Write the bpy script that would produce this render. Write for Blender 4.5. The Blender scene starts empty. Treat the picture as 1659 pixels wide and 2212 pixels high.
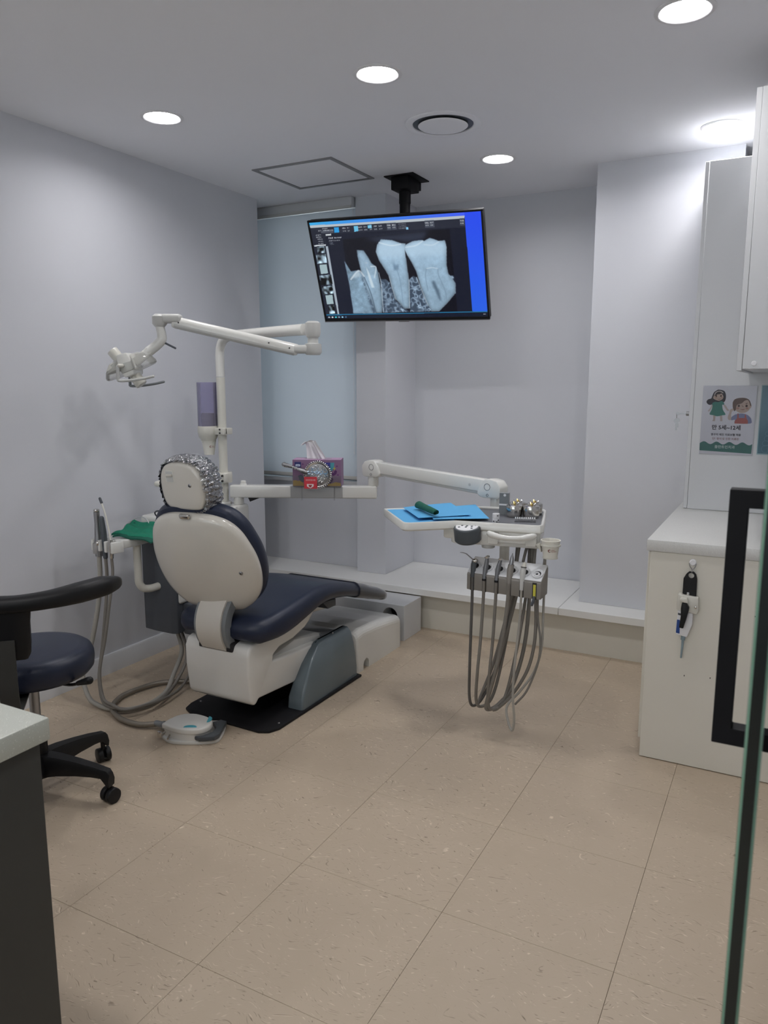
import bpy, bmesh, math, random
import numpy as np
from mathutils import Matrix, Vector

random.seed(7); rng = np.random.default_rng(7)
sc = bpy.context.scene
C = sc.collection
R = math.radians

# ------------------------------------------------------------------ camera
cam_d = bpy.data.cameras.new('camera'); cam = bpy.data.objects.new('camera', cam_d); C.objects.link(cam)
cam_d.sensor_fit = 'VERTICAL'; cam_d.sensor_height = 36.0; cam_d.lens = 1643.59 / 2212 * 36.0
cam_d.clip_start = 0.02
cam_d.dof.use_dof = True; cam_d.dof.focus_distance = 3.3; cam_d.dof.aperture_fstop = 12.0
cam.location = (2.8556, 0.0, 1.3943)
cam.rotation_euler = (R(90 - 9.5156), 0, R(27.9456))
sc.camera = cam

# ------------------------------------------------------------------ world, exposure
w = bpy.data.worlds.new('world'); sc.world = w; w.use_nodes = True
w.node_tree.nodes['Background'].inputs[0].default_value = (0.90, 0.95, 1.0, 1)
w.node_tree.nodes['Background'].inputs[1].default_value = 1.6
sc.view_settings.view_transform = 'Standard'; sc.view_settings.look = 'None'
sc.view_settings.exposure = 0.82; sc.view_settings.gamma = 1.0; sc.view_settings.use_curve_mapping = False
LAMP = 72          # radiance of the downlight diffusers
LAMP_RGB = (1.0, 0.985, 0.99)
sc.cycles.max_bounces = 8; sc.cycles.diffuse_bounces = 4; sc.cycles.glossy_bounces = 3; sc.cycles.transmission_bounces = 3; sc.cycles.caustics_reflective = False; sc.cycles.caustics_refractive = False
sc.cycles.adaptive_threshold = 0.03
SCREEN_K = 0.566

# ------------------------------------------------------------------ helpers
def A(*p): return np.array(p, float)
def nrm(v): v = np.asarray(v, float); return v / (np.linalg.norm(v) + 1e-12)

def frame(o, z=(0, 0, 1), x=None):
    """4x4 with origin o, local z along z, local x near x"""
    z = nrm(z)
    if x is None: x = (1, 0, 0) if abs(z[0]) < .9 else (0, 1, 0)
    x = np.asarray(x, float); x = nrm(x - z * np.dot(x, z)); y = np.cross(z, x)
    M = np.eye(4); M[:3, 0] = x; M[:3, 1] = y; M[:3, 2] = z; M[:3, 3] = o
    return M
def rotz(a, o=(0, 0, 0)):
    M = np.eye(4); c, s = math.cos(a), math.sin(a); M[0, 0] = c; M[0, 1] = -s; M[1, 0] = s; M[1, 1] = c; M[:3, 3] = o; return M
def xf(M, P):
    P = np.asarray(P, float)
    return P if M is None else P @ M[:3, :3].T + M[:3, 3]

def spline(pts, n=8):
    P = [np.asarray(p, float) for p in pts]; P = [2 * P[0] - P[1]] + P + [2 * P[-1] - P[-2]]
    out = []
    for i in range(1, len(P) - 2):
        a, b, c, d = P[i - 1:i + 3]
        for k in range(n):
            t = k / n
            out.append(.5 * (2 * b + (c - a) * t + (2 * a - 5 * b + 4 * c - d) * t * t + (3 * b - a - 3 * c + d) * t ** 3))
    out.append(P[-2]); return np.array(out)

class MB:
    def __init__(s): s.v = []; s.f = []
    def add(s, v, f):
        o = len(s.v); s.v += [tuple(map(float, p)) for p in v]; s.f += [tuple(i + o for i in q) for q in f]; return s
    def bm(s, b, M=None):
        b.verts.index_update(); b.normal_update()
        s.add(xf(M, [v.co[:] for v in b.verts]), [[v.index for v in f.verts] for f in b.faces]); b.free(); return s
    def box(s, lo, hi, bev=0, seg=2, M=None):
        b = bmesh.new(); bmesh.ops.create_cube(b, size=1)
        lo = np.array(lo, float); hi = np.array(hi, float); c = (lo + hi) / 2; d = hi - lo
        for v in b.verts: v.co = Vector([v.co[i] * d[i] + c[i] for i in range(3)])
        if bev: bmesh.ops.bevel(b, geom=b.edges[:], offset=bev, segments=seg, profile=.5, affect='EDGES')
        return s.bm(b, M)
    def prism(s, poly, z0, z1, M=None, bev=0, seg=2, caps_only=False):
        b = bmesh.new(); lo = [b.verts.new((x, y, z0)) for x, y in poly]; hi = [b.verts.new((x, y, z1)) for x, y in poly]
        n = len(poly); top = b.faces.new(hi); bot = b.faces.new(lo[::-1])
        for i in range(n): b.faces.new((lo[i], lo[(i + 1) % n], hi[(i + 1) % n], hi[i]))
        bmesh.ops.recalc_face_normals(b, faces=b.faces[:])
        if bev:
            e = list(set(top.edges[:] + bot.edges[:])) if caps_only else b.edges[:]
            bmesh.ops.bevel(b, geom=e, offset=bev, segments=seg, profile=.5, affect='EDGES')
        return s.bm(b, M)
    def rings(s, rs, cap0=True, cap1=True):
        n = len(rs[0]); v = []; f = []
        for r in rs: v += [tuple(p) for p in r]
        for k in range(len(rs) - 1):
            for i in range(n):
                j = (i + 1) % n; f.append((k * n + i, k * n + j, (k + 1) * n + j, (k + 1) * n + i))
        if cap0: f.append(tuple(range(n))[::-1])
        if cap1: f.append(tuple((len(rs) - 1) * n + i for i in range(n)))
        return s.add(v, f)
    def tube(s, path, r, n=12, cap=True, round_ends=False):
        P = np.asarray(path, float); m = len(P)
        rad = np.full(m, r, float) if np.isscalar(r) else np.interp(np.linspace(0, 1, m), np.linspace(0, 1, len(r)), r)
        T = np.gradient(P, axis=0); T = np.array([nrm(t) for t in T])
        u = nrm(np.cross(T[0], (0, 0, 1) if abs(T[0][2]) < .9 else (1, 0, 0))); rs = []
        for k in range(m):
            u = nrm(u - T[k] * np.dot(u, T[k])); w_ = np.cross(T[k], u)
            rs.append([P[k] + rad[k] * (math.cos(a) * u + math.sin(a) * w_) for a in np.linspace(0, 2 * math.pi, n, endpoint=False)])
        if round_ends:
            def endc(k, sg):
                c = P[k]; out = []
                for q in (.35, .7, .93):
                    out.append([c + sg * T[k] * rad[k] * q + (np.array(p) - c) * math.sqrt(1 - q * q) for p in rs[k]])
                return out
            rs = endc(0, -1)[::-1] + rs + endc(m - 1, 1)
        return s.rings(rs, cap, cap)
    def lathe(s, prof, n=24, M=None):
        rs = [[(max(r, 1e-5) * math.cos(a), max(r, 1e-5) * math.sin(a), z) for a in np.linspace(0, 2 * math.pi, n, endpoint=False)] for r, z in prof]
        ring = prof[0][0] > 0 and prof[-1][0] > 0 and len(prof) > 3
        if ring: rs.append(rs[0])
        b = MB().rings(rs, prof[0][0] > 0 and not ring, prof[-1][0] > 0 and not ring)
        return s.add(xf(M, b.v), b.f)
    def cyl(s, p0, p1, r, n=16, bev=0):
        p0 = A(*p0); p1 = A(*p1); L = np.linalg.norm(p1 - p0); b = min(bev, r * .9, L * .45)
        prof = [(r, 0), (r, L)] if not b else [(0, 0), (r - b, 0), (r - .3 * b, .3 * b), (r, b), (r, L - b), (r - .3 * b, L - .3 * b), (r - b, L), (0, L)]
        if not b: prof = [(0, 0)] + prof + [(0, L)]
        return s.lathe(prof, n, frame(p0, p1 - p0))
    def pillow(s, outline, prof, fn):
        """outline: (u,v) loop; prof: (scale, w) rings; fn(u,v,w)->xyz"""
        O = np.array(outline, float); c = O.mean(0); rs = []
        for k, w_ in prof:
            rs.append([fn(*(c + (p - c) * max(k, 1e-4)), w_) for p in O])
        return s.rings(rs, True, True)
    def sphere(s, c, r, n=10, sc_=(1, 1, 1)):
        pr = [(r * math.sin(t), -r * math.cos(t)) for t in np.linspace(0, math.pi, n // 2 + 2)]
        b = MB().lathe(pr, n); return s.add(np.array(b.v) * np.array(sc_) + np.array(c), b.f)
    def xform(s, M): s.v = [tuple(p) for p in xf(M, s.v)]; return s

ORG = {}
def mesh_of(name, mb, mat, off=(0, 0, 0), sharp=38):
    me = bpy.data.meshes.new(name)
    V = np.array(mb.v) - np.array(off)
    me.from_pydata([tuple(p) for p in V], [], mb.f); me.update()
    b = bmesh.new(); b.from_mesh(me); bmesh.ops.remove_doubles(b, verts=b.verts[:], dist=1e-6)
    bmesh.ops.recalc_face_normals(b, faces=b.faces[:])
    for f in b.faces: f.smooth = True
    for e in b.edges:
        if len(e.link_faces) == 2 and e.calc_face_angle(0) > R(sharp): e.smooth = False
    b.to_mesh(me); b.free()
    if mat is not None: me.materials.append(mat)
    return me
def obj(name, mb, mat, parent=None, sharp=38, label=None, kind=None):
    off = ORG.get(parent.name, (0, 0, 0)) if parent else (0, 0, 0)
    o = bpy.data.objects.new(name, mesh_of(name, mb, mat, off, sharp)); C.objects.link(o)
    if parent: o.parent = parent; ORG[o.name] = off
    if label: o['label'] = label
    if kind: o['kind'] = kind
    return o
def thing(name, label, cat, loc, group=None):
    o = bpy.data.objects.new(name, None); C.objects.link(o); o.location = loc; o.empty_display_size = .05
    ORG[o.name] = tuple(loc); o['label'] = label; o['category'] = cat
    if group: o['group'] = group
    return o
def solo(name, mb, mat, label, cat, group=None, sharp=38):
    V = np.array(mb.v); loc = (float((V[:, 0].min() + V[:, 0].max()) / 2), float((V[:, 1].min() + V[:, 1].max()) / 2), float(V[:, 2].min()))
    o = bpy.data.objects.new(name, mesh_of(name, mb, mat, loc, sharp)); C.objects.link(o); o.location = loc; ORG[o.name] = loc
    o['label'] = label; o['category'] = cat
    if group: o['group'] = group
    return o
def struct(name, mb, mat, parent=None):
    o = obj(name, mb, mat, parent)
    if not parent: o['kind'] = 'structure'
    return o
def boolcut(o, cutter_mb):
    me = mesh_of('cut', cutter_mb, None, ORG.get(o.name, (0, 0, 0)))
    c = bpy.data.objects.new('cut', me); C.objects.link(c); c.parent = o.parent
    if not o.parent: c.location = o.location
    m = o.modifiers.new('b', 'BOOLEAN'); m.operation = 'DIFFERENCE'; m.object = c; m.solver = 'EXACT'
    dg = bpy.context.evaluated_depsgraph_get(); ev = o.evaluated_get(dg)
    new = bpy.data.meshes.new_from_object(ev); o.modifiers.clear(); o.data = new
    b = bmesh.new(); b.from_mesh(new)
    for e in b.edges:
        if len(e.link_faces) == 2: e.smooth = e.calc_face_angle(0) < R(30)
    bmesh.ops.triangulate(b, faces=[f for f in b.faces if len(f.verts) > 4])
    for f in b.faces: f.smooth = False
    b.to_mesh(new); b.free()
    bpy.data.objects.remove(c)
def text(name, body, size, mat, parent, M, align='CENTER', ext=0.0, label=None, bold=0.0):
    cu = bpy.data.curves.new('t', 'FONT'); cu.body = body; cu.size = size; cu.align_x = align; cu.align_y = 'CENTER'
    cu.extrude = ext; cu.offset = bold; cu.resolution_u = 3
    t = bpy.data.objects.new('t', cu); C.objects.link(t)
    dg = bpy.context.evaluated_depsgraph_get(); me = bpy.data.meshes.new_from_object(t.evaluated_get(dg))
    bpy.data.objects.remove(t); me.name = name
    off = np.array(ORG.get(parent.name, (0, 0, 0)))
    Mm = np.array(M, float).copy(); Mm[:3, 3] -= off
    me.transform(Matrix(Mm.tolist())); me.materials.clear(); me.materials.append(mat)
    o = bpy.data.objects.new(name, me); C.objects.link(o); o.parent = parent; ORG[o.name] = tuple(off)
    if label: o['label'] = label
    return o

# ------------------------------------------------------------------ materials
def srgb(r, g, b):
    f = lambda c: (c / 255 / 12.92) if c / 255 <= .04045 else ((c / 255 + .055) / 1.055) ** 2.4
    return (f(r), f(g), f(b))
def mat(name, col, rough=.5, metal=0, spec=.5, var=.04, scale=6, bump=0, bscale=60, coat=0, trans=0, alpha=1, emis=None, estr=0, aniso_stretch=None, ior=1.45):
    m = bpy.data.materials.new(name); m.use_nodes = True; nt = m.node_tree; N = nt.nodes; L = nt.links; p = N['Principled BSDF']
    p.inputs['Roughness'].default_value = rough; p.inputs['Metallic'].default_value = metal
    p.inputs['Specular IOR Level'].default_value = spec; p.inputs['IOR'].default_value = ior
    p.inputs['Coat Weight'].default_value = coat; p.inputs['Coat Roughness'].default_value = .08
    p.inputs['Transmission Weight'].default_value = trans; p.inputs['Alpha'].default_value = alpha
    tc = N.new('ShaderNodeTexCoord'); no = N.new('ShaderNodeTexNoise'); no.inputs['Scale'].default_value = scale; no.inputs['Detail'].default_value = 5
    L.new(tc.outputs['Object'], no.inputs['Vector'])
    mx = N.new('ShaderNodeMix'); mx.data_type = 'RGBA'
    mx.inputs[6].default_value = (*[max(0, c * (1 - var)) for c in col], 1); mx.inputs[7].default_value = (*[min(1, c * (1 + var)) for c in col], 1)
    L.new(no.outputs['Fac'], mx.inputs[0]); L.new(mx.outputs[2], p.inputs['Base Color'])
    if bump:
        n2 = N.new('ShaderNodeTexNoise'); n2.inputs['Scale'].default_value = bscale; n2.inputs['Detail'].default_value = 3
        L.new(tc.outputs['Object'], n2.inputs['Vector'])
        bp = N.new('ShaderNodeBump'); bp.inputs['Strength'].default_value = bump; bp.inputs['Distance'].default_value = .002
        L.new(n2.outputs['Fac'], bp.inputs['Height']); L.new(bp.outputs[0], p.inputs['Normal'])
    if emis: p.inputs['Emission Color'].default_value = (*emis, 1); p.inputs['Emission Strength'].default_value = estr
    return m
def speckle(name, base, dark, light, rough=.35, scale=260):
    m = mat(name, base, rough, var=.03, coat=.15); nt = m.node_tree; N = nt.nodes; L = nt.links; p = N['Principled BSDF']
    src = p.inputs['Base Color'].links[0].from_socket; tc = [n for n in N if n.type == 'TEX_COORD'][0]
    for thr, col, s in ((.16, dark, scale), (.14, light, scale * .8)):
        v = N.new('ShaderNodeTexVoronoi'); v.inputs['Scale'].default_value = s
        L.new(tc.outputs['Object'], v.inputs['Vector'])
        r = N.new('ShaderNodeValToRGB'); r.color_ramp.elements[0].position = thr; r.color_ramp.elements[0].color = (1, 1, 1, 1)
        r.color_ramp.elements[1].position = thr + .08; r.color_ramp.elements[1].color = (0, 0, 0, 1); L.new(v.outputs['Distance'], r.inputs[0])
        n3 = N.new('ShaderNodeTexNoise'); n3.inputs['Scale'].default_value = 70; L.new(tc.outputs['Object'], n3.inputs['Vector'])
        mt = N.new('ShaderNodeMath'); mt.operation = 'MULTIPLY'; L.new(r.outputs[0], mt.inputs[0]); L.new(n3.outputs['Fac'], mt.inputs[1])
        mx = N.new('ShaderNodeMix'); mx.data_type = 'RGBA'; mx.inputs[7].default_value = (*col, 1)
        L.new(mt.outputs[0], mx.inputs[0]); L.new(src, mx.inputs[6]); src = mx.outputs[2]
    L.new(src, p.inputs['Base Color']); return m
def thin_clear(name, col, opac=.25, rough=.1, bump=0, bscale=40):
    """clear plastic or pane: tinted see-through with a glossy surface"""
    m = bpy.data.materials.new(name); m.use_nodes = True; nt = m.node_tree; N = nt.nodes; L = nt.links; N.clear()
    out = N.new('ShaderNodeOutputMaterial'); tr = N.new('ShaderNodeBsdfTransparent'); tr.inputs[0].default_value = (*col, 1)
    pr = N.new('ShaderNodeBsdfPrincipled'); pr.inputs['Base Color'].default_value = (*[c * .8 for c in col], 1); pr.inputs['Roughness'].default_value = rough
    fr = N.new('ShaderNodeFresnel'); fr.inputs[0].default_value = 1.45
    ad = N.new('ShaderNodeMath'); ad.operation = 'ADD'; ad.use_clamp = True; ad.inputs[1].default_value = opac; L.new(fr.outputs[0], ad.inputs[0])
    mx = N.new('ShaderNodeMixShader'); L.new(ad.outputs[0], mx.inputs[0]); L.new(tr.outputs[0], mx.inputs[1]); L.new(pr.outputs[0], mx.inputs[2])
    L.new(mx.outputs[0], out.inputs[0])
    if bump:
        tc = N.new('ShaderNodeTexCoord'); n2 = N.new('ShaderNodeTexNoise'); n2.inputs['Scale'].default_value = bscale; n2.inputs['Detail'].default_value = 2
        L.new(tc.outputs['Object'], n2.inputs['Vector']); bp = N.new('ShaderNodeBump'); bp.inputs['Strength'].default_value = bump; bp.inputs['Distance'].default_value = .01
        L.new(n2.outputs['Fac'], bp.inputs['Height']); L.new(bp.outputs[0], pr.inputs['Normal']); L.new(bp.outputs[0], fr.inputs['Normal'])
    return m
def emit(name, col, s):
    m = bpy.data.materials.new(name); m.use_nodes = True; N = m.node_tree.nodes; N.clear()
    o = N.new('ShaderNodeOutputMaterial'); e = N.new('ShaderNodeEmission'); e.inputs[0].default_value = (*col, 1); e.inputs[1].default_value = s
    m.node_tree.links.new(e.outputs[0], o.inputs[0]); return m
def floor_mat():
    m = mat('vinyl_tile', (.52, .425, .32), .42, var=.05, scale=3, coat=.0, spec=.4); nt = m.node_tree; N = nt.nodes; L = nt.links; p = N['Principled BSDF']
    tc = [n for n in N if n.type == 'TEX_COORD'][0]; src = p.inputs['Base Color'].links[0].from_socket
    oi = N.new('ShaderNodeObjectInfo'); add = N.new('ShaderNodeVectorMath'); add.operation = 'ADD'
    cmb = N.new('ShaderNodeCombineXYZ'); mul = N.new('ShaderNodeMath'); mul.operation = 'MULTIPLY'; mul.inputs[1].default_value = 37
    L.new(oi.outputs['Random'], mul.inputs[0])
    for k in range(3): L.new(mul.outputs[0], cmb.inputs[k])
    L.new(tc.outputs['Object'], add.inputs[0]); L.new(cmb.outputs[0], add.inputs[1])
    def streak(rot, sx, sy, t0, t1, col, dist):
        nonlocal src
        mp = N.new('ShaderNodeMapping'); mp.inputs['Rotation'].default_value = (0, 0, rot); mp.inputs['Scale'].default_value = (sx, sy, 1)
        n0 = N.new('ShaderNodeTexNoise'); n0.inputs['Scale'].default_value = 9
        L.new(add.outputs[0], n0.inputs['Vector'])
        sc_ = N.new('ShaderNodeVectorMath'); sc_.operation = 'SCALE'; sc_.inputs['Scale'].default_value = dist; L.new(n0.outputs['Color'], sc_.inputs[0])
        a2 = N.new('ShaderNodeVectorMath'); a2.operation = 'ADD'; L.new(add.outputs[0], a2.inputs[0]); L.new(sc_.outputs[0], a2.inputs[1])
        L.new(a2.outputs[0], mp.inputs['Vector'])
        n = N.new('ShaderNodeTexNoise'); n.inputs['Scale'].default_value = 1; n.inputs['Detail'].default_value = 1.5; L.new(mp.outputs[0], n.inputs['Vector'])
        r = N.new('ShaderNodeMapRange'); r.inputs[1].default_value = t0; r.inputs[2].default_value = t1; L.new(n.outputs['Fac'], r.inputs[0])
        mx = N.new('ShaderNodeMix'); mx.data_type = 'RGBA'; mx.inputs[7].default_value = (*col, 1)
        L.new(r.outputs[0], mx.inputs[0]); L.new(src, mx.inputs[6]); src = mx.outputs[2]
    streak(.4, 45, 260, .665, .76, (.21, .16, .11), .12)
    streak(1.5, 40, 240, .675, .77, (.24, .185, .13), .14)
    streak(2.4, 38, 170, .665, .77, (.74, .63, .50), .12)
    streak(.9, 50, 190, .675, .77, (.76, .65, .52), .12)
    streak(2.0, 8, 10, .45, .75, (.505, .413, .309), .3)
    L.new(src, p.inputs['Base Color'])
    n2 = N.new('ShaderNodeTexNoise'); n2.inputs['Scale'].default_value = 25; L.new(add.outputs[0], n2.inputs['Vector'])
    mr = N.new('ShaderNodeMapRange'); mr.inputs[3].default_value = .34; mr.inputs[4].default_value = .52; L.new(n2.outputs['Fac'], mr.inputs[0]); L.new(mr.outputs[0], p.inputs['Roughness'])
    return m

M_ = {}
M_['wall'] = mat('wall_paint', (.66, .672, .712), .75, var=.02, scale=2, bump=.12, bscale=220, spec=.3)
M_['ceil'] = mat('ceiling_paint', (.87, .88, .92), .85, var=.015, scale=2, bump=.08, bscale=200, spec=.2)
M_['tile'] = floor_mat()
M_['joint'] = mat('joint_dark', (.12, .095, .07), .9)
M_['base'] = mat('baseboard_white', (.72, .73, .75), .4)
M_['lam'] = mat('white_laminate', (.61, .62, .635), .35, var=.02)
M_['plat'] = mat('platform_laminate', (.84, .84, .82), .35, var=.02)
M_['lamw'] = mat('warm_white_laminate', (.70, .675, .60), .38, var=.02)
M_['stone'] = speckle('speckled_solid_surface', (.62, .62, .60), (.30, .30, .28), (.85, .85, .83))
M_['stone2'] = speckle('speckled_cream_solid_surface', (.50, .52, .465), (.45, .45, .34), (.85, .86, .8))
M_['dkgrey'] = mat('dark_grey_laminate', (.045, .045, .042), .45, var=.06)
M_['white'] = mat('white_enamel', (.74, .735, .70), .22, var=.02, coat=.3)
M_['ivory'] = mat('ivory_plastic', (.66, .645, .58), .3, var=.03, coat=.2)
M_['joint_pl'] = mat('light_grey_plastic', (.55, .55, .53), .35, var=.02)
M_['shell'] = mat('gloss_white_shell', (.64, .61, .55), .16, var=.02, coat=.5)
M_['greymid'] = mat('mid_grey_plastic', (.20, .215, .225), .3, var=.03, coat=.2)
M_['slate'] = mat('slate_blue_grey_plastic', (.13, .165, .185), .28, var=.03, coat=.3)
M_['graphite'] = mat('graphite_panel', (.075, .083, .097), .4, var=.05)
M_['dgrey'] = mat('dark_grey_plastic', (.075, .085, .095), .4, var=.03)
M_['holder'] = mat('holder_grey', (.24, .225, .205), .4, var=.03)
M_['holder_top'] = mat('holder_clear_liner', (.74, .75, .77), .10, var=.05, coat=.6)
M_['navy'] = mat('navy_leather', (.013, .019, .042), .38, var=.1, scale=20, bump=.15, bscale=350, spec=.5)
M_['black'] = mat('black_plastic', (.009, .009, .010), .45, var=.1, spec=.35)
M_['blackm'] = mat('black_powder_coat', (.005, .005, .0065), .55, var=.1, spec=.2)
M_['rubber'] = mat('black_rubber_mat', (.008, .008, .010), .5, var=.1, spec=.35)
M_['steel'] = mat('stainless_steel', (.62, .60, .57), .18, metal=1, var=.05)
M_['chrome'] = mat('chrome', (.78, .78, .78), .08, metal=1, var=.02)
M_['dsteel'] = mat('dull_steel', (.35, .35, .36), .35, metal=1, var=.06)
M_['gold'] = mat('gold_metal', (.75, .55, .2), .25, metal=1, var=.05)
M_['hose'] = mat('grey_hose', (.20, .185, .165), .45, var=.08, scale=10)
M_['hosed'] = mat('dark_grey_hose', (.10, .095, .09), .45, var=.08)
M_['hosel'] = mat('light_grey_hose', (.36, .345, .31), .45, var=.05)
M_['conduit'] = mat('ribbed_conduit', (.28, .25, .21), .4, metal=.5, var=.1)
M_['hpgrey'] = mat('handpiece_grey', (.17, .175, .185), .32, metal=.3, var=.05)
M_['paper'] = mat('white_paper', (.78, .78, .80), .7, var=.02)
M_['cup'] = mat('paper_cup_white', (.78, .76, .69), .55, var=.02)
M_['blue'] = mat('light_blue_bib_paper', (.10, .40, .72), .65, var=.06, bump=.2, bscale=120)
M_['green'] = mat('green_surgical_cloth', (.012, .21, .125), .85, var=.15, scale=30, bump=.5, bscale=200)
M_['dgreen'] = mat('dark_green_cloth', (.012, .11, .075), .85, var=.2, scale=30, bump=.4, bscale=200)
M_['teal'] = mat('teal_button', (.07, .38, .47), .4)
M_['blind'] = mat('blind_fabric', (.68, .75, .82), .85, var=.02, scale=3, bump=.15, bscale=400, spec=.1)
def add_translucent(m, col, fac):
    nt = m.node_tree; N = nt.nodes; L = nt.links; out = [n for n in N if n.type == 'OUTPUT_MATERIAL'][0]; p = N['Principled BSDF']
    t = N.new('ShaderNodeBsdfTranslucent'); t.inputs[0].default_value = (*col, 1); mx = N.new('ShaderNodeMixShader'); mx.inputs[0].default_value = fac
    L.new(p.outputs[0], mx.inputs[1]); L.new(t.outputs[0], mx.inputs[2]); L.new(mx.outputs[0], out.inputs[0])
add_translucent(M_['blind'], (.6, .65, .70), .14)
M_['clear'] = thin_clear('clear_crinkled_wrap', (.90, .91, .93), .14, .04, bump=1.0, bscale=90)
def foil_clear(name):
    m = thin_clear(name, (.92, .93, .95), .45, .12, bump=1.0, bscale=75); N = m.node_tree.nodes
    p = [n for n in N if n.type == 'BSDF_PRINCIPLED'][0]; p.inputs['Metallic'].default_value = .95; p.inputs['Base Color'].default_value = (.62, .63, .65, 1)
    return m
M_['clear'] = foil_clear('clear_crinkled_wrap_silver')
M_['clear2'] = thin_clear('clear_plastic', (.96, .96, .97), .035, .1)
M_['shade'] = thin_clear('lamp_shield', (.95, .95, .93), .22, .1)
M_['purple'] = thin_clear('violet_tube', (.84, .825, .93), .12, .15)
M_['glass'] = thin_clear('door_glass', (.93, .97, .95), .03, .02)
M_['wglass'] = thin_clear('window_glass', (.95, .97, .97), .02, .03)
M_['gedge'] = mat('glass_edge_green', (.16, .30, .22), .12, var=.1, spec=.6)
M_['gcore'] = mat('glass_edge_dark', (.006, .010, .010), .2, var=.2)
M_['tissue'] = mat('tissue_paper', (.85, .84, .86), .9, var=.03)
M_['red'] = mat('red_card', (.62, .045, .065), .5)
M_['slot'] = mat('dark_slot', (.02, .02, .022), .7)
M_['grille'] = mat('drain_grey', (.30, .31, .32), .35, var=.1)
M_['matte_mat'] = mat('tray_mat_grey', (.14, .145, .16), .5, var=.04)
M_['alu'] = mat('aluminium_frame', (.28, .28, .29), .45, metal=.3, var=.03)
M_['yellow'] = mat('yellow_band', (.65, .60, .08), .5)
M_['lamp'] = emit('downlight_diffuser', LAMP_RGB, LAMP)
def flat(r, g, b, rough=.55): 
    k = 'print_%d_%d_%d' % (r, g, b)
    if k not in M_: M_[k] = mat(k, srgb(r, g, b), rough, var=.02)
    return M_[k]

# ================================================================== the room
CEIL = 2.463
floor = struct('floor', MB().box((-.6, -3.1, -.06), (4.2, 4.7, -.006)), M_['joint'])
T = .45; gap = .0007
tile_me = mesh_of('tile', MB().box((gap / 2, gap / 2, -.006), (T - gap / 2, T - gap / 2, 0), .0006, 1), M_['tile'])
x0, y0 = 1.6835 - 5 * T, 1.692 - 11 * T
def tile(x, y, me):
    o = bpy.data.objects.new('tile', me); C.objects.link(o); o.location = (x, y, 0); o.parent = floor
for i in range(0, 11):
    for j in range(0, 16):
        x, y = x0 + i * T, y0 + j * T
        if x > 4.1 or y > 3.9 or y < -3.1 or x < -.6: continue
        tile(x, y, tile_me)
LAMPS = [(.51, 2.50), (1.49, 2.525), (2.495, 2.54), (1.52, 3.685), (2.51, 3.68)] + [(x, y) for y in (.35, -.8, -1.95) for x in (.51, 1.50, 2.50)]
ceiling = struct('ceiling', MB().box((-.6, -3.1, CEIL), (4.2, 4.7, CEIL + .08)), M_['ceil'])
holes = MB()
for x, y in LAMPS: holes.cyl((x, y, CEIL - .02), (x, y, CEIL + .06), .0705, 32)
boolcut(ceiling, holes)
struct('wall_left', MB().box((-.12, -3.1, 0), (0, 3.795, CEIL)), M_['wall'])
struct('wall_alcove', MB().box((-.45, 3.6, 0), (-.36, 4.7, CEIL)).box((-.36, 3.6, 0), (-.12, 3.68, CEIL)), M_['wall'])
struct('wall_window', MB().box((-.45, 4.10, .244), (.56, 4.18, .80)), M_['wall'])
struct('wall_back', MB().box((.5, 4.42, 0), (3.4, 4.52, CEIL)), M_['wall'])
struct('wall_pillar', MB().box((.535, 4.02, .244), (.733, 4.45, CEIL)), M_['wall'])
struct('wall_column', MB().box((1.928, 3.985, .244), (2.585, 4.45, CEIL)), M_['wall'])
struct('wall_right', MB().box((3.06, 1.5, 0), (3.16, 4.6, CEIL)), M_['wall'])
struct('wall_corridor', MB().box((4.1, -3.1, 0), (4.2, 1.5, CEIL)).box((3.06, 1.4, 0), (4.2, 1.5, CEIL)), M_['wall'])
struct('wall_front', MB().box((-.12, -3.2, 0), (4.2, -3.1, .85)).box((-.12, -3.2, 2.3), (4.2, -3.1, CEIL)).box((-.12, -3.2, .85), (.3, -3.1, 2.3)).box((3.9, -3.2, .85), (4.2, -3.1, 2.3)), M_['wall'])
fill_win = struct('fill_window', MB().box((.3, -3.17, .85), (.35, -3.12, 2.3)).box((3.85, -3.17, .85), (3.9, -3.12, 2.3)).box((2.07, -3.17, .85), (2.13, -3.12, 2.3)).box((.35, -3.17, 2.25), (3.85, -3.12, 2.3)).box((.35, -3.17, .85), (3.85, -3.12, .9)), M_['alu'])  # added window behind the camera, lets in sky light as fill
for xa, xb in ((.35, 2.07), (2.13, 3.85)): obj('window_pane', MB().box((xa, -3.147, .9), (xb, -3.143, 2.25)), M_['wglass'], fill_win)
bb = MB().prism([(0, 0), (.014, 0), (.014, .088), (.009, .096), (0, .096)], -3.1, 3.795, frame((0, 0, 0), (0, 1, 0), (1, 0, 0)) @ np.diag([1, -1, 1, 1.]))
struct('baseboard_left', bb, M_['base'])
# window behind the roller blind
win = struct('window_1', MB().box((-.36, 4.12, .80), (.535, 4.17, .85)).box((-.36, 4.12, 2.40), (.535, 4.17, 2.463)).box((-.36, 4.12, .85), (-.31, 4.17, 2.40)).box((.49, 4.12, .85), (.535, 4.17, 2.40)), M_['alu'])
obj('window_pane', MB().box((-.31, 4.14, .85), (.49, 4.146, 2.40)), M_['wglass'], win)
obj('window_sill', MB().box((-.36, 4.06, .775), (.535, 4.12, .80), .003), M_['lam'], win)

# platform along the window wall
pf = thing('platform', 'long low white platform running along the back wall under the window', 'platform', (1.0, 3.83, 0))
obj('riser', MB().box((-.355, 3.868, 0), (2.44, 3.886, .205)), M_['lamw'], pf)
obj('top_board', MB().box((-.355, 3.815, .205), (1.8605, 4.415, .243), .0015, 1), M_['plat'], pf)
obj('top_board', MB().box((1.8625, 3.815, .205), (2.44, 4.415, .243), .0015, 1), M_['plat'], pf)

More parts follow.
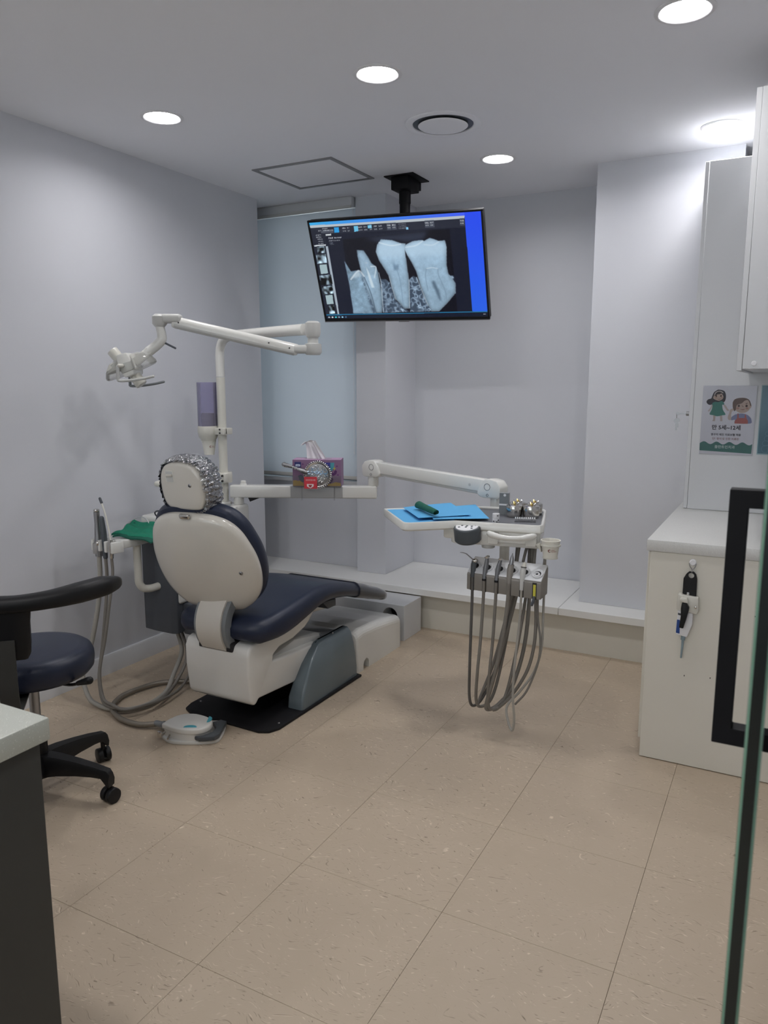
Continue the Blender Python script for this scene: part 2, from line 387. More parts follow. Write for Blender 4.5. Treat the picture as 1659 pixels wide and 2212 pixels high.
# small utility box with a round cable hole
ub = solo('utility_box', MB().box((.60, 3.598, 0), (1.072, 3.815, .2), .0015, 1), M_['lam'], 'white boxed-in utility cover with a round hole, between chair base and platform', 'utility box')
boolcut(ub, MB().cyl((.985, 3.55, .135), (.985, 3.70, .135), .045, 28))
obj('recess', MB().cyl((.985, 3.6995, .135), (.985, 3.699, .135), .0449, 28), M_['slot'], ub)

# roller blind
bl = thing('roller_blind', 'pale blue-grey roller blind pulled down over the window', 'blind', (.1, 4.05, .8))
obj('fabric', MB().add([(-.34, 4.05, .83), (.524, 4.05, .83), (.524, 4.05, 2.41), (-.34, 4.05, 2.41)], [(0, 1, 2, 3)]), M_['blind'], bl)
obj('valance', MB().box((-.355, 3.985, 2.412), (.528, 4.09, 2.463), .004), M_['lam'], bl)
obj('valance_rail', MB().box((-.355, 3.978, 2.398), (.528, 3.99, 2.414), .002), M_['joint_pl'], bl)
obj('bottom_bar', MB().box((-.34, 4.043, .812), (.522, 4.057, .834), .004), M_['joint_pl'], bl)
ch = MB()
for k in range(230):
    z = 2.40 - k * .0062
    if z < .985: break
    ch.sphere((.5125 + .002 * math.sin(k * .3), 4.030, z), .0021, 6); ch.sphere((.5165, 4.022, z), .0021, 6)
for k in range(8): a = math.pi * k / 7; ch.sphere((.5145 - .002 * math.cos(a), 4.026, .985 - .012 * math.sin(a)), .0021, 6)
obj('bead_chain', ch, M_['paper'], bl, kind='stuff')

# ceiling access hatch
ht = thing('ceiling_hatch', 'square ceiling access hatch with a thin grey metal frame', 'hatch', (.595, 3.5, CEIL - .004))
hb = MB(); x1, x2, y1, y2, q = .358, .83, 3.282, 3.712, .022
for lo, hi in (((x1, y1), (x2, y1 + q)), ((x1, y2 - q), (x2, y2)), ((x1, y1 + q), (x1 + q, y2 - q)), ((x2 - q, y1 + q), (x2, y2 - q))):
    hb.box((*lo, CEIL - .005), (*hi, CEIL + .001), .001, 1)
obj('frame', hb, M_['alu'], ht)
obj('panel', MB().box((x1 + q + .003, y1 + q + .003, CEIL - .003), (x2 - q - .003, y2 - q - .003, CEIL + .002)), M_['ceil'], ht)

# round air diffuser
vx, vy = 1.484, 3.11
vt = thing('ceiling_vent', 'round white air diffuser with a floating centre disc in ceiling', 'vent', (vx, vy, CEIL - .02))
MV = frame((vx, vy, CEIL), (0, 0, -1))
obj('outer_ring', MB().lathe([(.158, -.002), (.158, .003), (.150, .006), (.134, .007), (.128, .004), (.126, -.03), (.13, -.03), (.135, -.002)], 48, MV), M_['ceil'], vt)
obj('duct', MB().lathe([(.0, -.0005), (.126, -.0005), (.126, .0005), (0, .0005)], 48, MV), M_['dgrey'], vt)
obj('centre_disc', MB().lathe([(0, .0125), (.085, .0125), (.1, .011), (.104, .008), (.1, .0065), (0, .0065)], 48, MV), M_['ceil'], vt)
obj('hub', MB().lathe([(.02, 0), (.02, .01)], 16, MV), M_['ceil'], vt)

# recessed downlights
RECESS = .022
def downlight(x, y, label):
    t = thing('ceiling_downlight', label, 'downlight', (x, y, CEIL - .006), 'recessed ceiling downlights')
    Ml = frame((x, y, CEIL), (0, 0, -1))
    obj('trim_ring', MB().lathe([(.086, -.001), (.086, .002), (.080, .005), (.074, .005), (.0695, .002), (.0675, -.045), (.0702, -.045), (.0705, -.001)], 40, Ml), M_['paper'], t)
    obj('diffuser', MB().add([(x + .0672 * math.cos(a), y + .0672 * math.sin(a), CEIL + RECESS) for a in np.linspace(0, 2 * math.pi, 28, endpoint=False)], [tuple(range(28))[::-1]]), M_['lamp'], t)
downlight(.51, 2.50, 'round ceiling downlight nearest the left wall')
downlight(1.49, 2.525, 'round ceiling downlight in front of the round air diffuser')
downlight(2.495, 2.54, 'large round ceiling downlight at the top right corner')
downlight(1.52, 3.685, 'small far ceiling downlight right of the television mount')
downlight(2.51, 3.68, 'ceiling downlight above the tall white panel by the wall cabinet')
for x in (.51, 1.50, 2.50):  # unseen rows added behind the camera to light the room
    for y in (.35, -.8, -1.95):
        downlight(x, y, 'added round fill downlight out of view, %s one of the %s row behind' % ({.51: 'left', 1.50: 'middle', 2.50: 'right'}[x], {.35: 'nearest', -.8: 'second', -1.95: 'farthest'}[y]))

# ================================================================== television
TVW = .95; TVH = .95 * .575
tyaw, ttilt, troll = .094, .414, .019
def tv_rot():
    Rz = rotz(tyaw); Rx = np.eye(4); c, s = math.cos(ttilt), math.sin(ttilt); Rx[1, 1] = c; Rx[1, 2] = -s; Rx[2, 1] = s; Rx[2, 2] = c
    Ry = np.eye(4); c, s = math.cos(troll), math.sin(troll); Ry[0, 0] = c; Ry[0, 2] = s; Ry[2, 0] = -s; Ry[2, 2] = c
    return Rz @ Rx @ Ry
MT = tv_rot(); MT[:3, 3] = (.984, 3.682, 1.986)
tv = thing('television', 'flat black television on a ceiling pole showing a dental x-ray', 'television', (.984, 3.682, 1.986))
def tvb(lo, hi, bev=0): return MB().box(lo, hi, bev, 2, MT)
hw, hh = TVW / 2, TVH / 2
obj('back_housing', tvb((-hw + .002, .004, -hh + .002), (hw - .002, .045, hh - .002), .006), M_['black'], tv)
bz = .0105
bzb = MB()
for lo, hi in (((-hw, -.004, hh - bz), (hw, .012, hh)), ((-hw, -.004, -hh), (hw, .012, -hh + bz + .006)), ((-hw, -.004, -hh + bz), (-hw + bz, .012, hh - bz)), ((hw - bz, -.004, -hh + bz), (hw, .012, hh - bz))):
    bzb.box(lo, hi, .0015, 1, MT)
obj('bezel', bzb, M_['black'], tv)
obj('bottom_trim', tvb((-hw, -.006, -hh - .002), (hw, .010, -hh + .003)), M_['dsteel'], tv)
obj('logo_tab', tvb((-.03, -.007, -hh - .006), (.03, .006, -hh + .003), .001), M_['dsteel'], tv)
# ceiling mount
mx, my = .975, 3.80
obj('ceiling_plate', MB().box((mx - .085, my - .10, CEIL - .006), (mx + .085, my + .10, CEIL), .002), M_['blackm'], tv)
obj('mount_box', MB().box((mx - .05, my - .085, CEIL - .07), (mx + .05, my + .05, CEIL - .006), .004).box((mx - .03, my + .05, CEIL - .05), (mx + .045, my + .085, CEIL - .006), .003), M_['blackm'], tv)
obj('pole', MB().tube([(mx, my - .02, CEIL - .06), (mx, my - .02, 2.0)], .028, 24).tube([(mx, my - .02, CEIL - .13), (mx, my - .02, CEIL - .06)], .031, 24), M_['blackm'], tv)
obj('mount_bracket', MB().box((-.12, .045, -.12), (.12, .06, .12), .003, 1, MT).box((mx - .04, my - .05, 1.95), (mx + .04, my + .02, 2.06), .004), M_['blackm'], tv)

# the picture on the screen: colours worked out here, stored per vertex of a fine grid
SP = {
  'title': [(-0.002, 1.003), (0.912, 1.002), (0.911, 0.970), (0.001, 0.972)],
  'strip': [(0.001, 0.972), (0.911, 0.970), (0.910, 0.945), (0.002, 0.949)],
  'tool': [(0.002, 0.949), (0.910, 0.945), (0.913, 0.864), (0.003, 0.885)],
  'blue': [(0.912, 1.011), (1.002, 1.005), (1.005, 0.043), (0.913, 0.054)],
  'xbg': [(0.190, 0.818), (0.701, 0.857), (0.824, 0.858), (0.827, 0.052), (0.184, 0.047)],
  'haze': [(0.319, 0.818), (0.700, 0.851), (0.667, 0.767), (0.581, 0.757), (0.510, 0.782), (0.406, 0.774)],
  't0': [(0.180, 0.605), (0.211, 0.497), (0.260, 0.506), (0.289, 0.442), (0.315, 0.251), (0.329, 0.049), (0.184, 0.051), (0.187, 0.372)],
  'filmL': [(0.204, 0.422), (0.260, 0.506), (0.269, 0.443)],
  't1': [(0.268, 0.708), (0.309, 0.701), (0.330, 0.637), (0.347, 0.568), (0.371, 0.536), (0.378, 0.486), (0.381, 0.362), (0.386, 0.235), (0.369, 0.052), (0.329, 0.053), (0.310, 0.199), (0.289, 0.316), (0.274, 0.493), (0.266, 0.642)],
  'post': [(0.309, 0.540), (0.326, 0.465), (0.343, 0.320), (0.325, 0.320), (0.315, 0.428)],
  't2': [(0.423, 0.798), (0.488, 0.784), (0.544, 0.747), (0.564, 0.745), (0.555, 0.678), (0.557, 0.571), (0.558, 0.475), (0.559, 0.353), (0.544, 0.096), (0.512, 0.097), (0.466, 0.194), (0.452, 0.308), (0.442, 0.433), (0.425, 0.496), (0.395, 0.595), (0.383, 0.681), (0.397, 0.751)],
  't3': [(0.563, 0.730), (0.607, 0.764), (0.660, 0.771), (0.674, 0.760), (0.707, 0.786), (0.731, 0.772), (0.757, 0.752), (0.791, 0.757), (0.797, 0.692), (0.788, 0.519), (0.793, 0.437), (0.820, 0.364), (0.830, 0.339), (0.825, 0.243), (0.774, 0.147), (0.719, 0.061), (0.675, 0.062), (0.651, 0.150), (0.625, 0.325), (0.609, 0.472), (0.589, 0.557), (0.568, 0.630), (0.556, 0.690)],
  'pulp2': [(0.476, 0.577), (0.491, 0.534), (0.511, 0.551), (0.503, 0.491), (0.477, 0.492)],
  'furc': [(0.692, 0.358), (0.708, 0.376), (0.730, 0.271), (0.739, 0.160), (0.726, 0.185), (0.709, 0.272)],
  'b1': [(0.387, 0.405), (0.421, 0.403), (0.441, 0.371), (0.453, 0.283), (0.465, 0.181), (0.519, 0.090), (0.543, 0.058), (0.373, 0.055)],
  'b2': [(0.562, 0.396), (0.587, 0.425), (0.607, 0.411), (0.624, 0.307), (0.650, 0.144), (0.678, 0.059), (0.543, 0.058)],
  'b0': [(0.269, 0.443), (0.288, 0.430), (0.315, 0.251), (0.329, 0.049), (0.309, 0.049), (0.287, 0.290)],
  'bR': [(0.792, 0.425), (0.823, 0.411), (0.825, 0.231), (0.797, 0.317)],
  'scroll': [(0.077, 0.762), (0.093, 0.760), (0.091, 0.049), (0.079, 0.046)],
  'left': [(0.002, 0.949), (0.088, 0.876), (0.076, 0.047), (0.003, 0.027)],
  'th1': [(0.020, 0.758), (0.069, 0.760), (0.068, 0.695), (0.021, 0.692)],
  'th2': [(0.006, 0.680), (0.070, 0.684), (0.069, 0.595), (0.006, 0.589)],
  'th3': [(0.018, 0.577), (0.063, 0.580), (0.063, 0.487), (0.017, 0.481)],
  'th4': [(0.003, 0.466), (0.082, 0.472), (0.082, 0.371), (0.002, 0.363)],
  'th5': [(0.007, 0.352), (0.077, 0.356), (0.077, 0.273), (0.006, 0.265)],
  'th6': [(0.021, 0.255), (0.067, 0.259), (0.065, 0.162), (0.021, 0.158)],
  'th7': [(0.026, 0.142), (0.066, 0.146), (0.064, 0.058), (0.026, 0.053)],
  'b_a': [(0.150, 0.938), (0.179, 0.940), (0.177, 0.889), (0.147, 0.887)],
  'b_b': [(0.271, 0.938), (0.296, 0.939), (0.295, 0.889), (0.270, 0.886)],
  'b_c': [(0.356, 0.940), (0.379, 0.941), (0.378, 0.912), (0.355, 0.911)],
  'tab': [(0.090, 0.880), (0.125, 0.881), (0.125, 0.863), (0.090, 0.862)],
  'hd': [(0.005, 0.777), (0.081, 0.780), (0.080, 0.768), (0.006, 0.764)],
  'drop': [(0.065, 0.920), (0.144, 0.920), (0.142, 0.890), (0.064, 0.891)],
  'task': [(0.004, 0.037), (1.003, 0.040), (1.002, 0.004), (-0.000, 0.000)],
  'line': [(0.005, 0.048), (1.003, 0.051), (1.003, 0.043), (0.004, 0.037)],
}
NX, NY = 560, 320
gu, gv = np.meshgrid(np.linspace(0, 1, NX), np.linspace(0, 1, NY))
def pmask(poly):
    m = np.zeros(gu.shape, bool); n = len(poly)
    for i in range(n):
        (xa, ya), (xb, yb) = poly[i], poly[(i + 1) % n]
        if ya == yb: continue
        c = ((ya > gv) != (yb > gv)) & (gu < (xb - xa) * (gv - ya) / (yb - ya) + xa); m ^= c
    return m.astype(float)
def blur(a, k):
    for _ in range(2):
        for ax in (0, 1):
            p = np.pad(a, [(k, k) if i == ax else (0, 0) for i in range(2)], mode='edge'); cs = np.cumsum(p, axis=ax)
            cs = np.concatenate([np.zeros_like(np.take(cs, [0], ax)), cs], ax); n = a.shape[ax]
            a = (np.take(cs, range(2 * k + 1, 2 * k + 1 + n), ax) - np.take(cs, range(0, n), ax)) / (2 * k + 1)
    return a
IMG = np.zeros((NY, NX, 3)); IMG[:] = (20, 24, 40)
def put(mask, col, o=1.0):
    global IMG
    IMG = IMG * (1 - o * mask[..., None]) + o * mask[..., None] * (np.array(col) if np.ndim(col) == 1 else col)
g1 = np.stack([55 + 10 * gu, 165 - 80 * gu, 222 + 18 * gu], -1)
put(pmask(SP['title']), g1); put(pmask(SP['strip']), (178, 186, 192)); put(pmask(SP['tool']), (34, 38, 52)); put(pmask(SP['left']), (28, 32, 46))
put(pmask(SP['xbg']), (12, 13, 24)); put(blur(pmask(SP['haze']), 6), (48, 56, 74), .8)
fine = blur(rng.random((NY, NX)), 1); fine = (fine - fine.mean()) / fine.std(); mid = blur(rng.random((NY, NX)), 4); mid = (mid - mid.mean()) / mid.std(); big = blur(rng.random((NY, NX)), 18); big = (big - big.mean()) / big.std()
ridg = np.abs(blur(rng.random((NY, NX)), 4) - .5); ridg = np.exp(-(ridg / ridg.std()) ** 2 * .9)
def tone(base, f=0, m=0, b=0, grad=None):
    k = 1 + f * fine + m * mid + b * big
    if grad is not None: k = k * grad
    return np.clip(np.array(base)[None, None, :] * k[..., None], 0, 255)
bone = np.array((58, 72, 90))[None, None, :] + (ridg * (.75 + .2 * mid))[..., None] * np.array((80, 88, 92))
for k in ('b1', 'b2', 'bR'): put(blur(pmask(SP[k]), 1), bone)
put(blur(pmask(SP['t0']), 1), tone((122, 148, 168), .02, .05, .06)); put(blur(pmask(SP['b0']), 2), bone, .75); put(blur(pmask(SP['filmL']), 3), (190, 206, 216), .7)
for k in ('t1', 't2', 't3'):
    m0 = pmask(SP[k]); ins = blur(m0, 7); edge = blur(m0, 1)
    g = (.74 + .30 * np.clip((ins - .45) / .55, 0, 1)) * (.86 + .2 * gv)
    put(edge, tone((148, 176, 198), .012, .02, .03, g))
crown = blur(((gv > .62) & (gu > .38)).astype(float) * (pmask(SP['t2']) + pmask(SP['t3'])), 9); put(crown * np.maximum(pmask(SP['t2']), pmask(SP['t3'])), (176, 202, 222), .75)
put(blur(pmask(SP['post']), 1), (190, 208, 220)); put(blur(pmask(SP['pulp2']), 3), (92, 118, 142), .8); put(blur(pmask(SP['furc']), 3), (70, 88, 106), .8)
outl = np.maximum(pmask(SP['t2']), pmask(SP['t3'])); e = np.clip(blur(outl, 1) * (1 - blur(outl, 1)) * 4, 0, 1); put(e * (gv < .75), (200, 218, 230), .25)
STROKES = [
  ([(0.491, 0.528), (0.506, 0.380), (0.507, 0.129)], 0.004, (120, 146, 168), 0.55),
  ([(0.409, 0.768), (0.477, 0.734), (0.536, 0.741)], 0.004, (212, 226, 236), 0.55),
  ([(0.563, 0.710), (0.622, 0.721), (0.665, 0.759)], 0.004, (212, 226, 236), 0.5),
  ([(0.672, 0.726), (0.720, 0.717), (0.757, 0.746)], 0.004, (205, 220, 232), 0.45),
  ([(0.671, 0.492), (0.660, 0.421), (0.665, 0.274)], 0.0035, (118, 142, 162), 0.6),
  ([(0.735, 0.488), (0.738, 0.416), (0.766, 0.270), (0.771, 0.159)], 0.0035, (118, 142, 162), 0.6),
  ([(0.672, 0.494), (0.704, 0.501), (0.735, 0.488)], 0.003, (205, 220, 232), 0.5),
  ([(0.378, 0.061), (0.383, 0.223), (0.388, 0.374), (0.382, 0.471)], 0.0025, (205, 220, 230), 0.6),
  ([(0.544, 0.103), (0.560, 0.390)], 0.0025, (205, 220, 230), 0.5),
  ([(0.607, 0.411), (0.624, 0.307), (0.656, 0.125)], 0.0025, (205, 220, 230), 0.5),
  ([(0.340, 0.538), (0.370, 0.526), (0.352, 0.426)], 0.004, (212, 224, 232), 0.6),
  ([(0.442, 0.433), (0.453, 0.302), (0.465, 0.192)], 0.0025, (205, 220, 230), 0.45),
  ([(0.288, 0.436), (0.317, 0.251), (0.330, 0.055)], 0.003, (70, 86, 104), 0.7),
  ([(0.203, 0.415), (0.259, 0.499), (0.289, 0.442)], 0.005, (205, 216, 224), 0.7),
]
for pts_, w_, col_, op_ in STROKES:
    P_ = spline([(x, y, 0) for x, y in pts_], 6); d_ = np.full(gu.shape, 9.)
    for p_, q_ in zip(P_[:-1], P_[1:]):
        vx_, vy_ = q_[0] - p_[0], (q_[1] - p_[1]) * .56; L2 = vx_ * vx_ + vy_ * vy_ + 1e-12; t_ = np.clip(((gu - p_[0]) * vx_ + (gv - p_[1]) * .56 * vy_) / L2, 0, 1)
        d_ = np.minimum(d_, np.hypot(gu - p_[0] - t_ * vx_, (gv - p_[1]) * .56 - t_ * vy_))
    put(np.clip(1.4 - d_ / w_, 0, 1), col_, op_)
put(pmask(SP['blue']), np.stack([30 + 10 * gu, 74 + 22 * (1 - gv), 225 + 10 * gv], -1))
put(pmask(SP['scroll']), (158, 170, 182)); put(pmask(SP['hd']), (190, 198, 205))
for k in ('th1', 'th2', 'th4', 'th5', 'th7'): put(pmask(SP[k]), tone((120, 138, 150), 0, .55, .3))
for k in ('th3', 'th6'): put(pmask(SP[k]), (158, 180, 186))
put(pmask(SP['b_a']), (40, 150, 215)); put(pmask(SP['b_b']), (100, 185, 222)); put(pmask(SP['b_c']), (110, 190, 225)); put(pmask(SP['tab']), (190, 196, 200)); put(pmask(SP['drop']), (120, 126, 136)); put(np.clip(pmask(SP['drop']) - 0, 0, 1), (34, 38, 52), .55)
put(pmask(SP['task']), (14, 22, 40)); put(pmask(SP['line']), (34, 110, 150))
def scribble(u0, v0, n, w_, h_, col, gapf=.35):
    """rows of unreadably small interface lettering"""
    for k in range(n):
        a = u0 + k * w_; m = ((gu > a) & (gu < a + w_ * (1 - gapf)) & (np.abs(gv - v0) < h_ / 2)).astype(float)
        put(m * (.35 + .65 * (rng.random((NY, NX)) > .45)), col, .9)
for u0, n in ((.205, 3), (.235, 2), (.30, 4), (.335, 3), (.37, 2), (.395, 3), (.425, 3)):
    scribble(u0 - .005, .925, n, .007, .013, (185, 190, 196)); scribble(u0 - .004, .898, n, .007, .013, (165, 172, 180))
for u0 in (.47, .50, .69, .718, .885):
    put(((np.abs(gu - u0 - .01) < .013) & (np.abs(gv - .915) < .032)).astype(float), (66, 72, 86)); scribble(u0, .927, 3, .007, .012, (205, 208, 212)); scribble(u0 + .001, .903, 3, .006, .011, (200, 204, 208))
for r_ in range(4): scribble(.535, .932 - r_ * .014, 8, .006, .007, (140, 146, 156))
put(((np.abs(gu - .585) < .006) & (np.abs(gv - .888) < .011)).astype(float), (130, 190, 225))
for r_ in range(5): scribble(.028 + .006 * (r_ > 1), .875 - r_ * .021, 5, .007, .010, (176, 182, 190))
scribble(.105, .838, 3, .010, .017, (215, 220, 226)); scribble(.14, .838, 6, .008, .013, (190, 196, 204)); scribble(.105, .812, 10, .007, .011, (178, 184, 192)); scribble(.105, .79, 4, .006, .008, (130, 138, 150)); scribble(.105, .776, 6, .005, .007, (120, 128, 140))
scribble(.05, .918, 2, .008, .012, (190, 195, 200)); scribble(.075, .935, 5, .007, .010, (190, 195, 200)); scribble(.08, .915, 8, .008, .011, (190, 196, 204)); scribble(.305, .575, 3, .006, .010, (180, 190, 200))
for k in range(6): put(((np.abs(gu - .02 - k * .022) < .006) & (np.abs(gv - .016) < .009)).astype(float), ((150, 160, 170), (200, 205, 210), (70, 180, 190), (120, 140, 160), (140, 190, 215), (60, 90, 120))[k])
scribble(.975, .022, 3, .006, .010, (190, 196, 204))
lin = np.where(IMG / 255 <= .04045, IMG / 255 / 12.92, ((np.clip(IMG, 0, 255) / 255 + .055) / 1.055) ** 2.4)
sx0, sx1, sz0, sz1 = -hw + bz, hw - bz, -hh + bz + .006, hh - bz
pts = np.stack([sx0 + gu * (sx1 - sx0), np.full_like(gu, -.001), sz0 + gv * (sz1 - sz0)], -1).reshape(-1, 3)
pts = xf(MT, pts) - np.array(ORG[tv.name])
idx = np.arange(NX * NY).reshape(NY, NX); fq = np.stack([idx[:-1, :-1], idx[:-1, 1:], idx[1:, 1:], idx[1:, :-1]], -1).reshape(-1, 4)
sme = bpy.data.meshes.new('screen'); sme.from_pydata(pts.tolist(), [], fq.tolist()); sme.update()
ca = sme.color_attributes.new('picture', 'FLOAT_COLOR', 'POINT'); ca.data.foreach_set('color', np.concatenate([lin.reshape(-1, 3), np.ones((NX * NY, 1))], 1).astype(np.float32).ravel())
sm = bpy.data.materials.new('lit_screen'); sm.use_nodes = True; sp = sm.node_tree.nodes['Principled BSDF']
at_ = sm.node_tree.nodes.new('ShaderNodeAttribute'); at_.attribute_name = 'picture'
sp.inputs['Base Color'].default_value = (.01, .01, .012, 1); sp.inputs['Roughness'].default_value = .25
sm.node_tree.links.new(at_.outputs['Color'], sp.inputs['Emission Color']); sp.inputs['Emission Strength'].default_value = SCREEN_K
sme.materials.append(sm); so = bpy.data.objects.new('screen', sme); C.objects.link(so); so.parent = tv; so['label'] = 'lit screen with a grey tooth x-ray and a blue strip'

# ================================================================== dental chair
CX = .872
ch = thing('dental_chair', 'reclined navy and white dental treatment chair with a plastic-wrapped headrest', 'dental chair', (CX, 2.7, 0))
def smooth_outline(half, n=6):
    """half: (half width, v) from bottom to top -> closed smooth loop"""
    r = [(h, v) for h, v in half]; l = [(-h, v) for h, v in half[::-1]]
    P = r + l; P3 = [(x, y, 0) for x, y in P]; m = len(P3); out = []
    for i in range(m):
        a, b, c, d = [np.array(P3[(i + k) % m], float) for k in (-1, 0, 1, 2)]
        for k in range(n):
            t = k / n; q = .5 * (2 * b + (c - a) * t + (2 * a - 5 * b + 4 * c - d) * t * t + (3 * b - a - 3 * c + d) * t ** 3); out.append((q[0], q[1]))
    return out
def surf(o, Vd, N, k=0.0, kv=0.0, v0=0.0, yaw=0.0):
    Ry_ = rotz(yaw)[:3, :3]; o = A(*o); Vd = Ry_ @ nrm(Vd); N = Ry_ @ nrm(N); X = Ry_ @ A(1, 0, 0)
    return lambda u, v, w_: o + u * X + v * Vd + (w_ - k * u * u - kv * (v - v0) ** 2) * N
BYAW = R(9)
fb = surf((CX - .022, 2.332, .485), (0, -.42, .907), (0, -.907, -.42), .60, .15, .2, BYAW)
sh = [(.09, .008), (.15, .03), (.19, .07), (.215, .12), (.228, .19), (.227, .26), (.214, .32), (.19, .385), (.15, .432), (.09, .458), (.03, .465)]
obj('backrest_cushion', MB().pillow(smooth_outline([(h * 1.0 + .004, v * 1.05 - .004) for h, v in sh]), [(0, -.012), (.9, -.012), (.98, -.02), (1.005, -.034), (1.01, -.05), (.99, -.07), (.94, -.085), (.8, -.094), (.4, -.09), (0, -.086)], fb), M_['navy'], ch)
bs = obj('backrest_shell', MB().pillow(smooth_outline(sh), [(0, -.02), (.98, -.02), (1, -.014), (1.0, .0), (.985, .01), (.95, .0175), (.85, .024), (.6, .028), (.3, .030), (0, .031)], fb), M_['shell'], ch, sharp=60)
def screw(parent, p, n, r=.008):
    s = obj('screw', MB().lathe([(0, .0025), (r * .55, .003), (r * .8, .002), (r, 0), (r, -.006)], 16, frame(p, n)), M_['dsteel'], parent)
    obj('screw_socket', MB().lathe([(0, .0034), (r * .4, .0034), (r * .4, .001)], 6, frame(p, n)), M_['slot'], s)
nb = rotz(BYAW)[:3, :3] @ A(0, -.907, -.42)
screw(bs, fb(.168, .215, .0265), nb)
screw(bs, fb(-.045, .440, .016), nb, .004); screw(bs, fb(.045, .440, .016), nb, .004)
# headrest
fh = surf((CX - .017, 2.155, 1.03), (0, -.17, .985), (0, -.985, -.17), .45)
hs = [(.045, -.104), (.082, -.096), (.100, -.066), (.105, -.03), (.103, .005), (.095, .035), (.075, .062), (.045, .076), (.015, .080)]
hc = obj('headrest_cushion', MB().pillow(smooth_outline([(h * 1.04, v * 1.04) for h, v in hs]), [(0, -.006), (.95, -.006), (1.03, -.02), (1.06, -.04), (1.02, -.065), (.9, -.08), (.5, -.086), (0, -.086)], fh), M_['navy'], ch)
hsh = obj('headrest_shell', MB().pillow(smooth_outline(hs), [(0, -.012), (.97, -.012), (1, -.008), (1, .004), (.98, .011), (.94, .016), (.85, .019), (.5, .021), (0, .022)], fh), M_['shell'], ch, sharp=60)
screw(hsh, fh(.050, -.004, .0205), (0, -.985, -.17))
lt = MB(); 
for lo, hi in (((-.056, .022, .017), (-.018, .060, .0222)),): lt.box(lo, hi, .002)
MH = np.eye(4); MH[:3, 0] = (1, 0, 0); MH[:3, 1] = nrm((0, -.17, .985)); MH[:3, 2] = nrm((0, -.985, -.17)); MH[:3, 3] = (CX - .017, 2.155, 1.03)
lv = obj('release_recess', MB().box((-.062, .002, .012), (-.020, .052, .0213), .001, 1, MH), M_['ivory'], hsh)
obj('recess_pocket', MB().box((-.058, .006, .02), (-.024, .048, .0218), .0006, 1, MH), M_['joint_pl'], lv)
obj('release_lever', MB().box((-.057, .029, .0205), (-.025, .038, .027), .002, 2, MH), M_['shell'], hsh)
# crinkled clear wrap around the headrest cushion
ol = smooth_outline([(h * 1.05, v * 1.05) for h, v in hs], 7); oa = np.array(ol); cc = oa.mean(0); rs = []
for kk, w_ in [(.985, .013), (1.05, .006), (1.10, -.008), (1.13, -.03), (1.13, -.05), (1.06, -.072), (.93, -.09), (.5, -.097), (0.001, -.098)]:
    ring = []
    for i, p in enumerate(oa):
        j = rng.normal(0, .020) if .9 < kk else 0; q = cc + (p - cc) * (kk + j + .012); ring.append(fh(q[0], q[1], w_ + rng.normal(0, .005)))
    rs.append(ring)
obj('clear_wrap', MB().rings(rs, False, False), M_['clear'], ch, sharp=12, label='crinkled clear plastic cover gathered round the headrest')
MBK = np.eye(4); MBK[:3, 1] = nrm((0, -.42, .907)); MBK[:3, 2] = nrm((0, -.907, -.42)); MBK[:3, 3] = (CX - .022, 2.332, .485); MBK[:3, :3] = rotz(BYAW)[:3, :3] @ MBK[:3, :3]
obj('headrest_bracket', MB().box((-.019, .45, -.075), (.019, .53, -.06), .003, 2, MBK).box((-.024, .458, .0), (.020, .478, .016), .006, 3, MBK), M_['steel'], ch)
obj('back_loop', MB().tube(spline([fb(-.175, .40, -.03), fb(-.19, .425, -.03), fb(-.17, .44, -.03), fb(-.14, .44, -.03)]), .003, 8), M_['dgrey'], ch)
# seat and leg rest: one upholstered pad
st = [(2.285, .405, .435, .15), (2.30, .388, .455, .195), (2.33, .375, .470, .222), (2.38, .370, .480, .236), (2.50, .378, .494, .240), (2.65, .415, .513, .241), (2.74, .436, .522, .240), (2.80, .440, .519, .237), (2.90, .425, .497, .230), (3.05, .392, .460, .217), (3.20, .348, .410, .203), (3.35, .300, .356, .188), (3.44, .277, .322, .170), (3.475, .275, .305, .14), (3.485, .282, .297, .11)]
def rrect(y, z0, z1, h, n=6):
    r = min((z1 - z0) * .49, .045); pts = []
    for cx, cz, a0 in ((h - r, z1 - r, 0), (-h + r, z1 - r, 90), (-h + r, z0 + r, 180), (h - r, z0 + r, 270)):
        for k in range(n + 1): a = R(a0 + 90 * k / n); pts.append((CX + cx + r * math.cos(a), y, cz + r * math.sin(a)))
    return pts
ys = np.array([s[0] for s in st]); yy = np.concatenate([ys[:4], np.linspace(2.42, 3.40, 26), ys[-3:]])
ST = np.array([[np.interp(y, ys, [s[k] for s in st]) for k in (1, 2, 3)] for y in yy])
for _ in range(3): ST[3:-3] = (ST[2:-4] + 2 * ST[3:-3] + ST[4:-2]) / 4
obj('seat_cushion', MB().rings([rrect(y, *s) for y, s in zip(yy, ST)]), M_['navy'], ch, sharp=70)
obj('toe_cover', MB().rings([rrect(y, a - .004 - rng.random() * .004, b + .004 + rng.random() * .003, c + .006) for y, (a, b, c) in [(y, s) for y, s in zip(yy, ST) if y > 3.07]]), M_['clear2'], ch, label='clear plastic sleeve over the foot end')
obj('seat_underside', MB().prism([(2.90, .39), (2.95, .345), (3.02, .345), (3.02, .38)], -.12, .12, frame((CX, 0, 0), (-1, 0, 0), (0, 1, 0)) @ np.diag([1, -1, 1, 1.]), .004), M_['graphite'], ch)
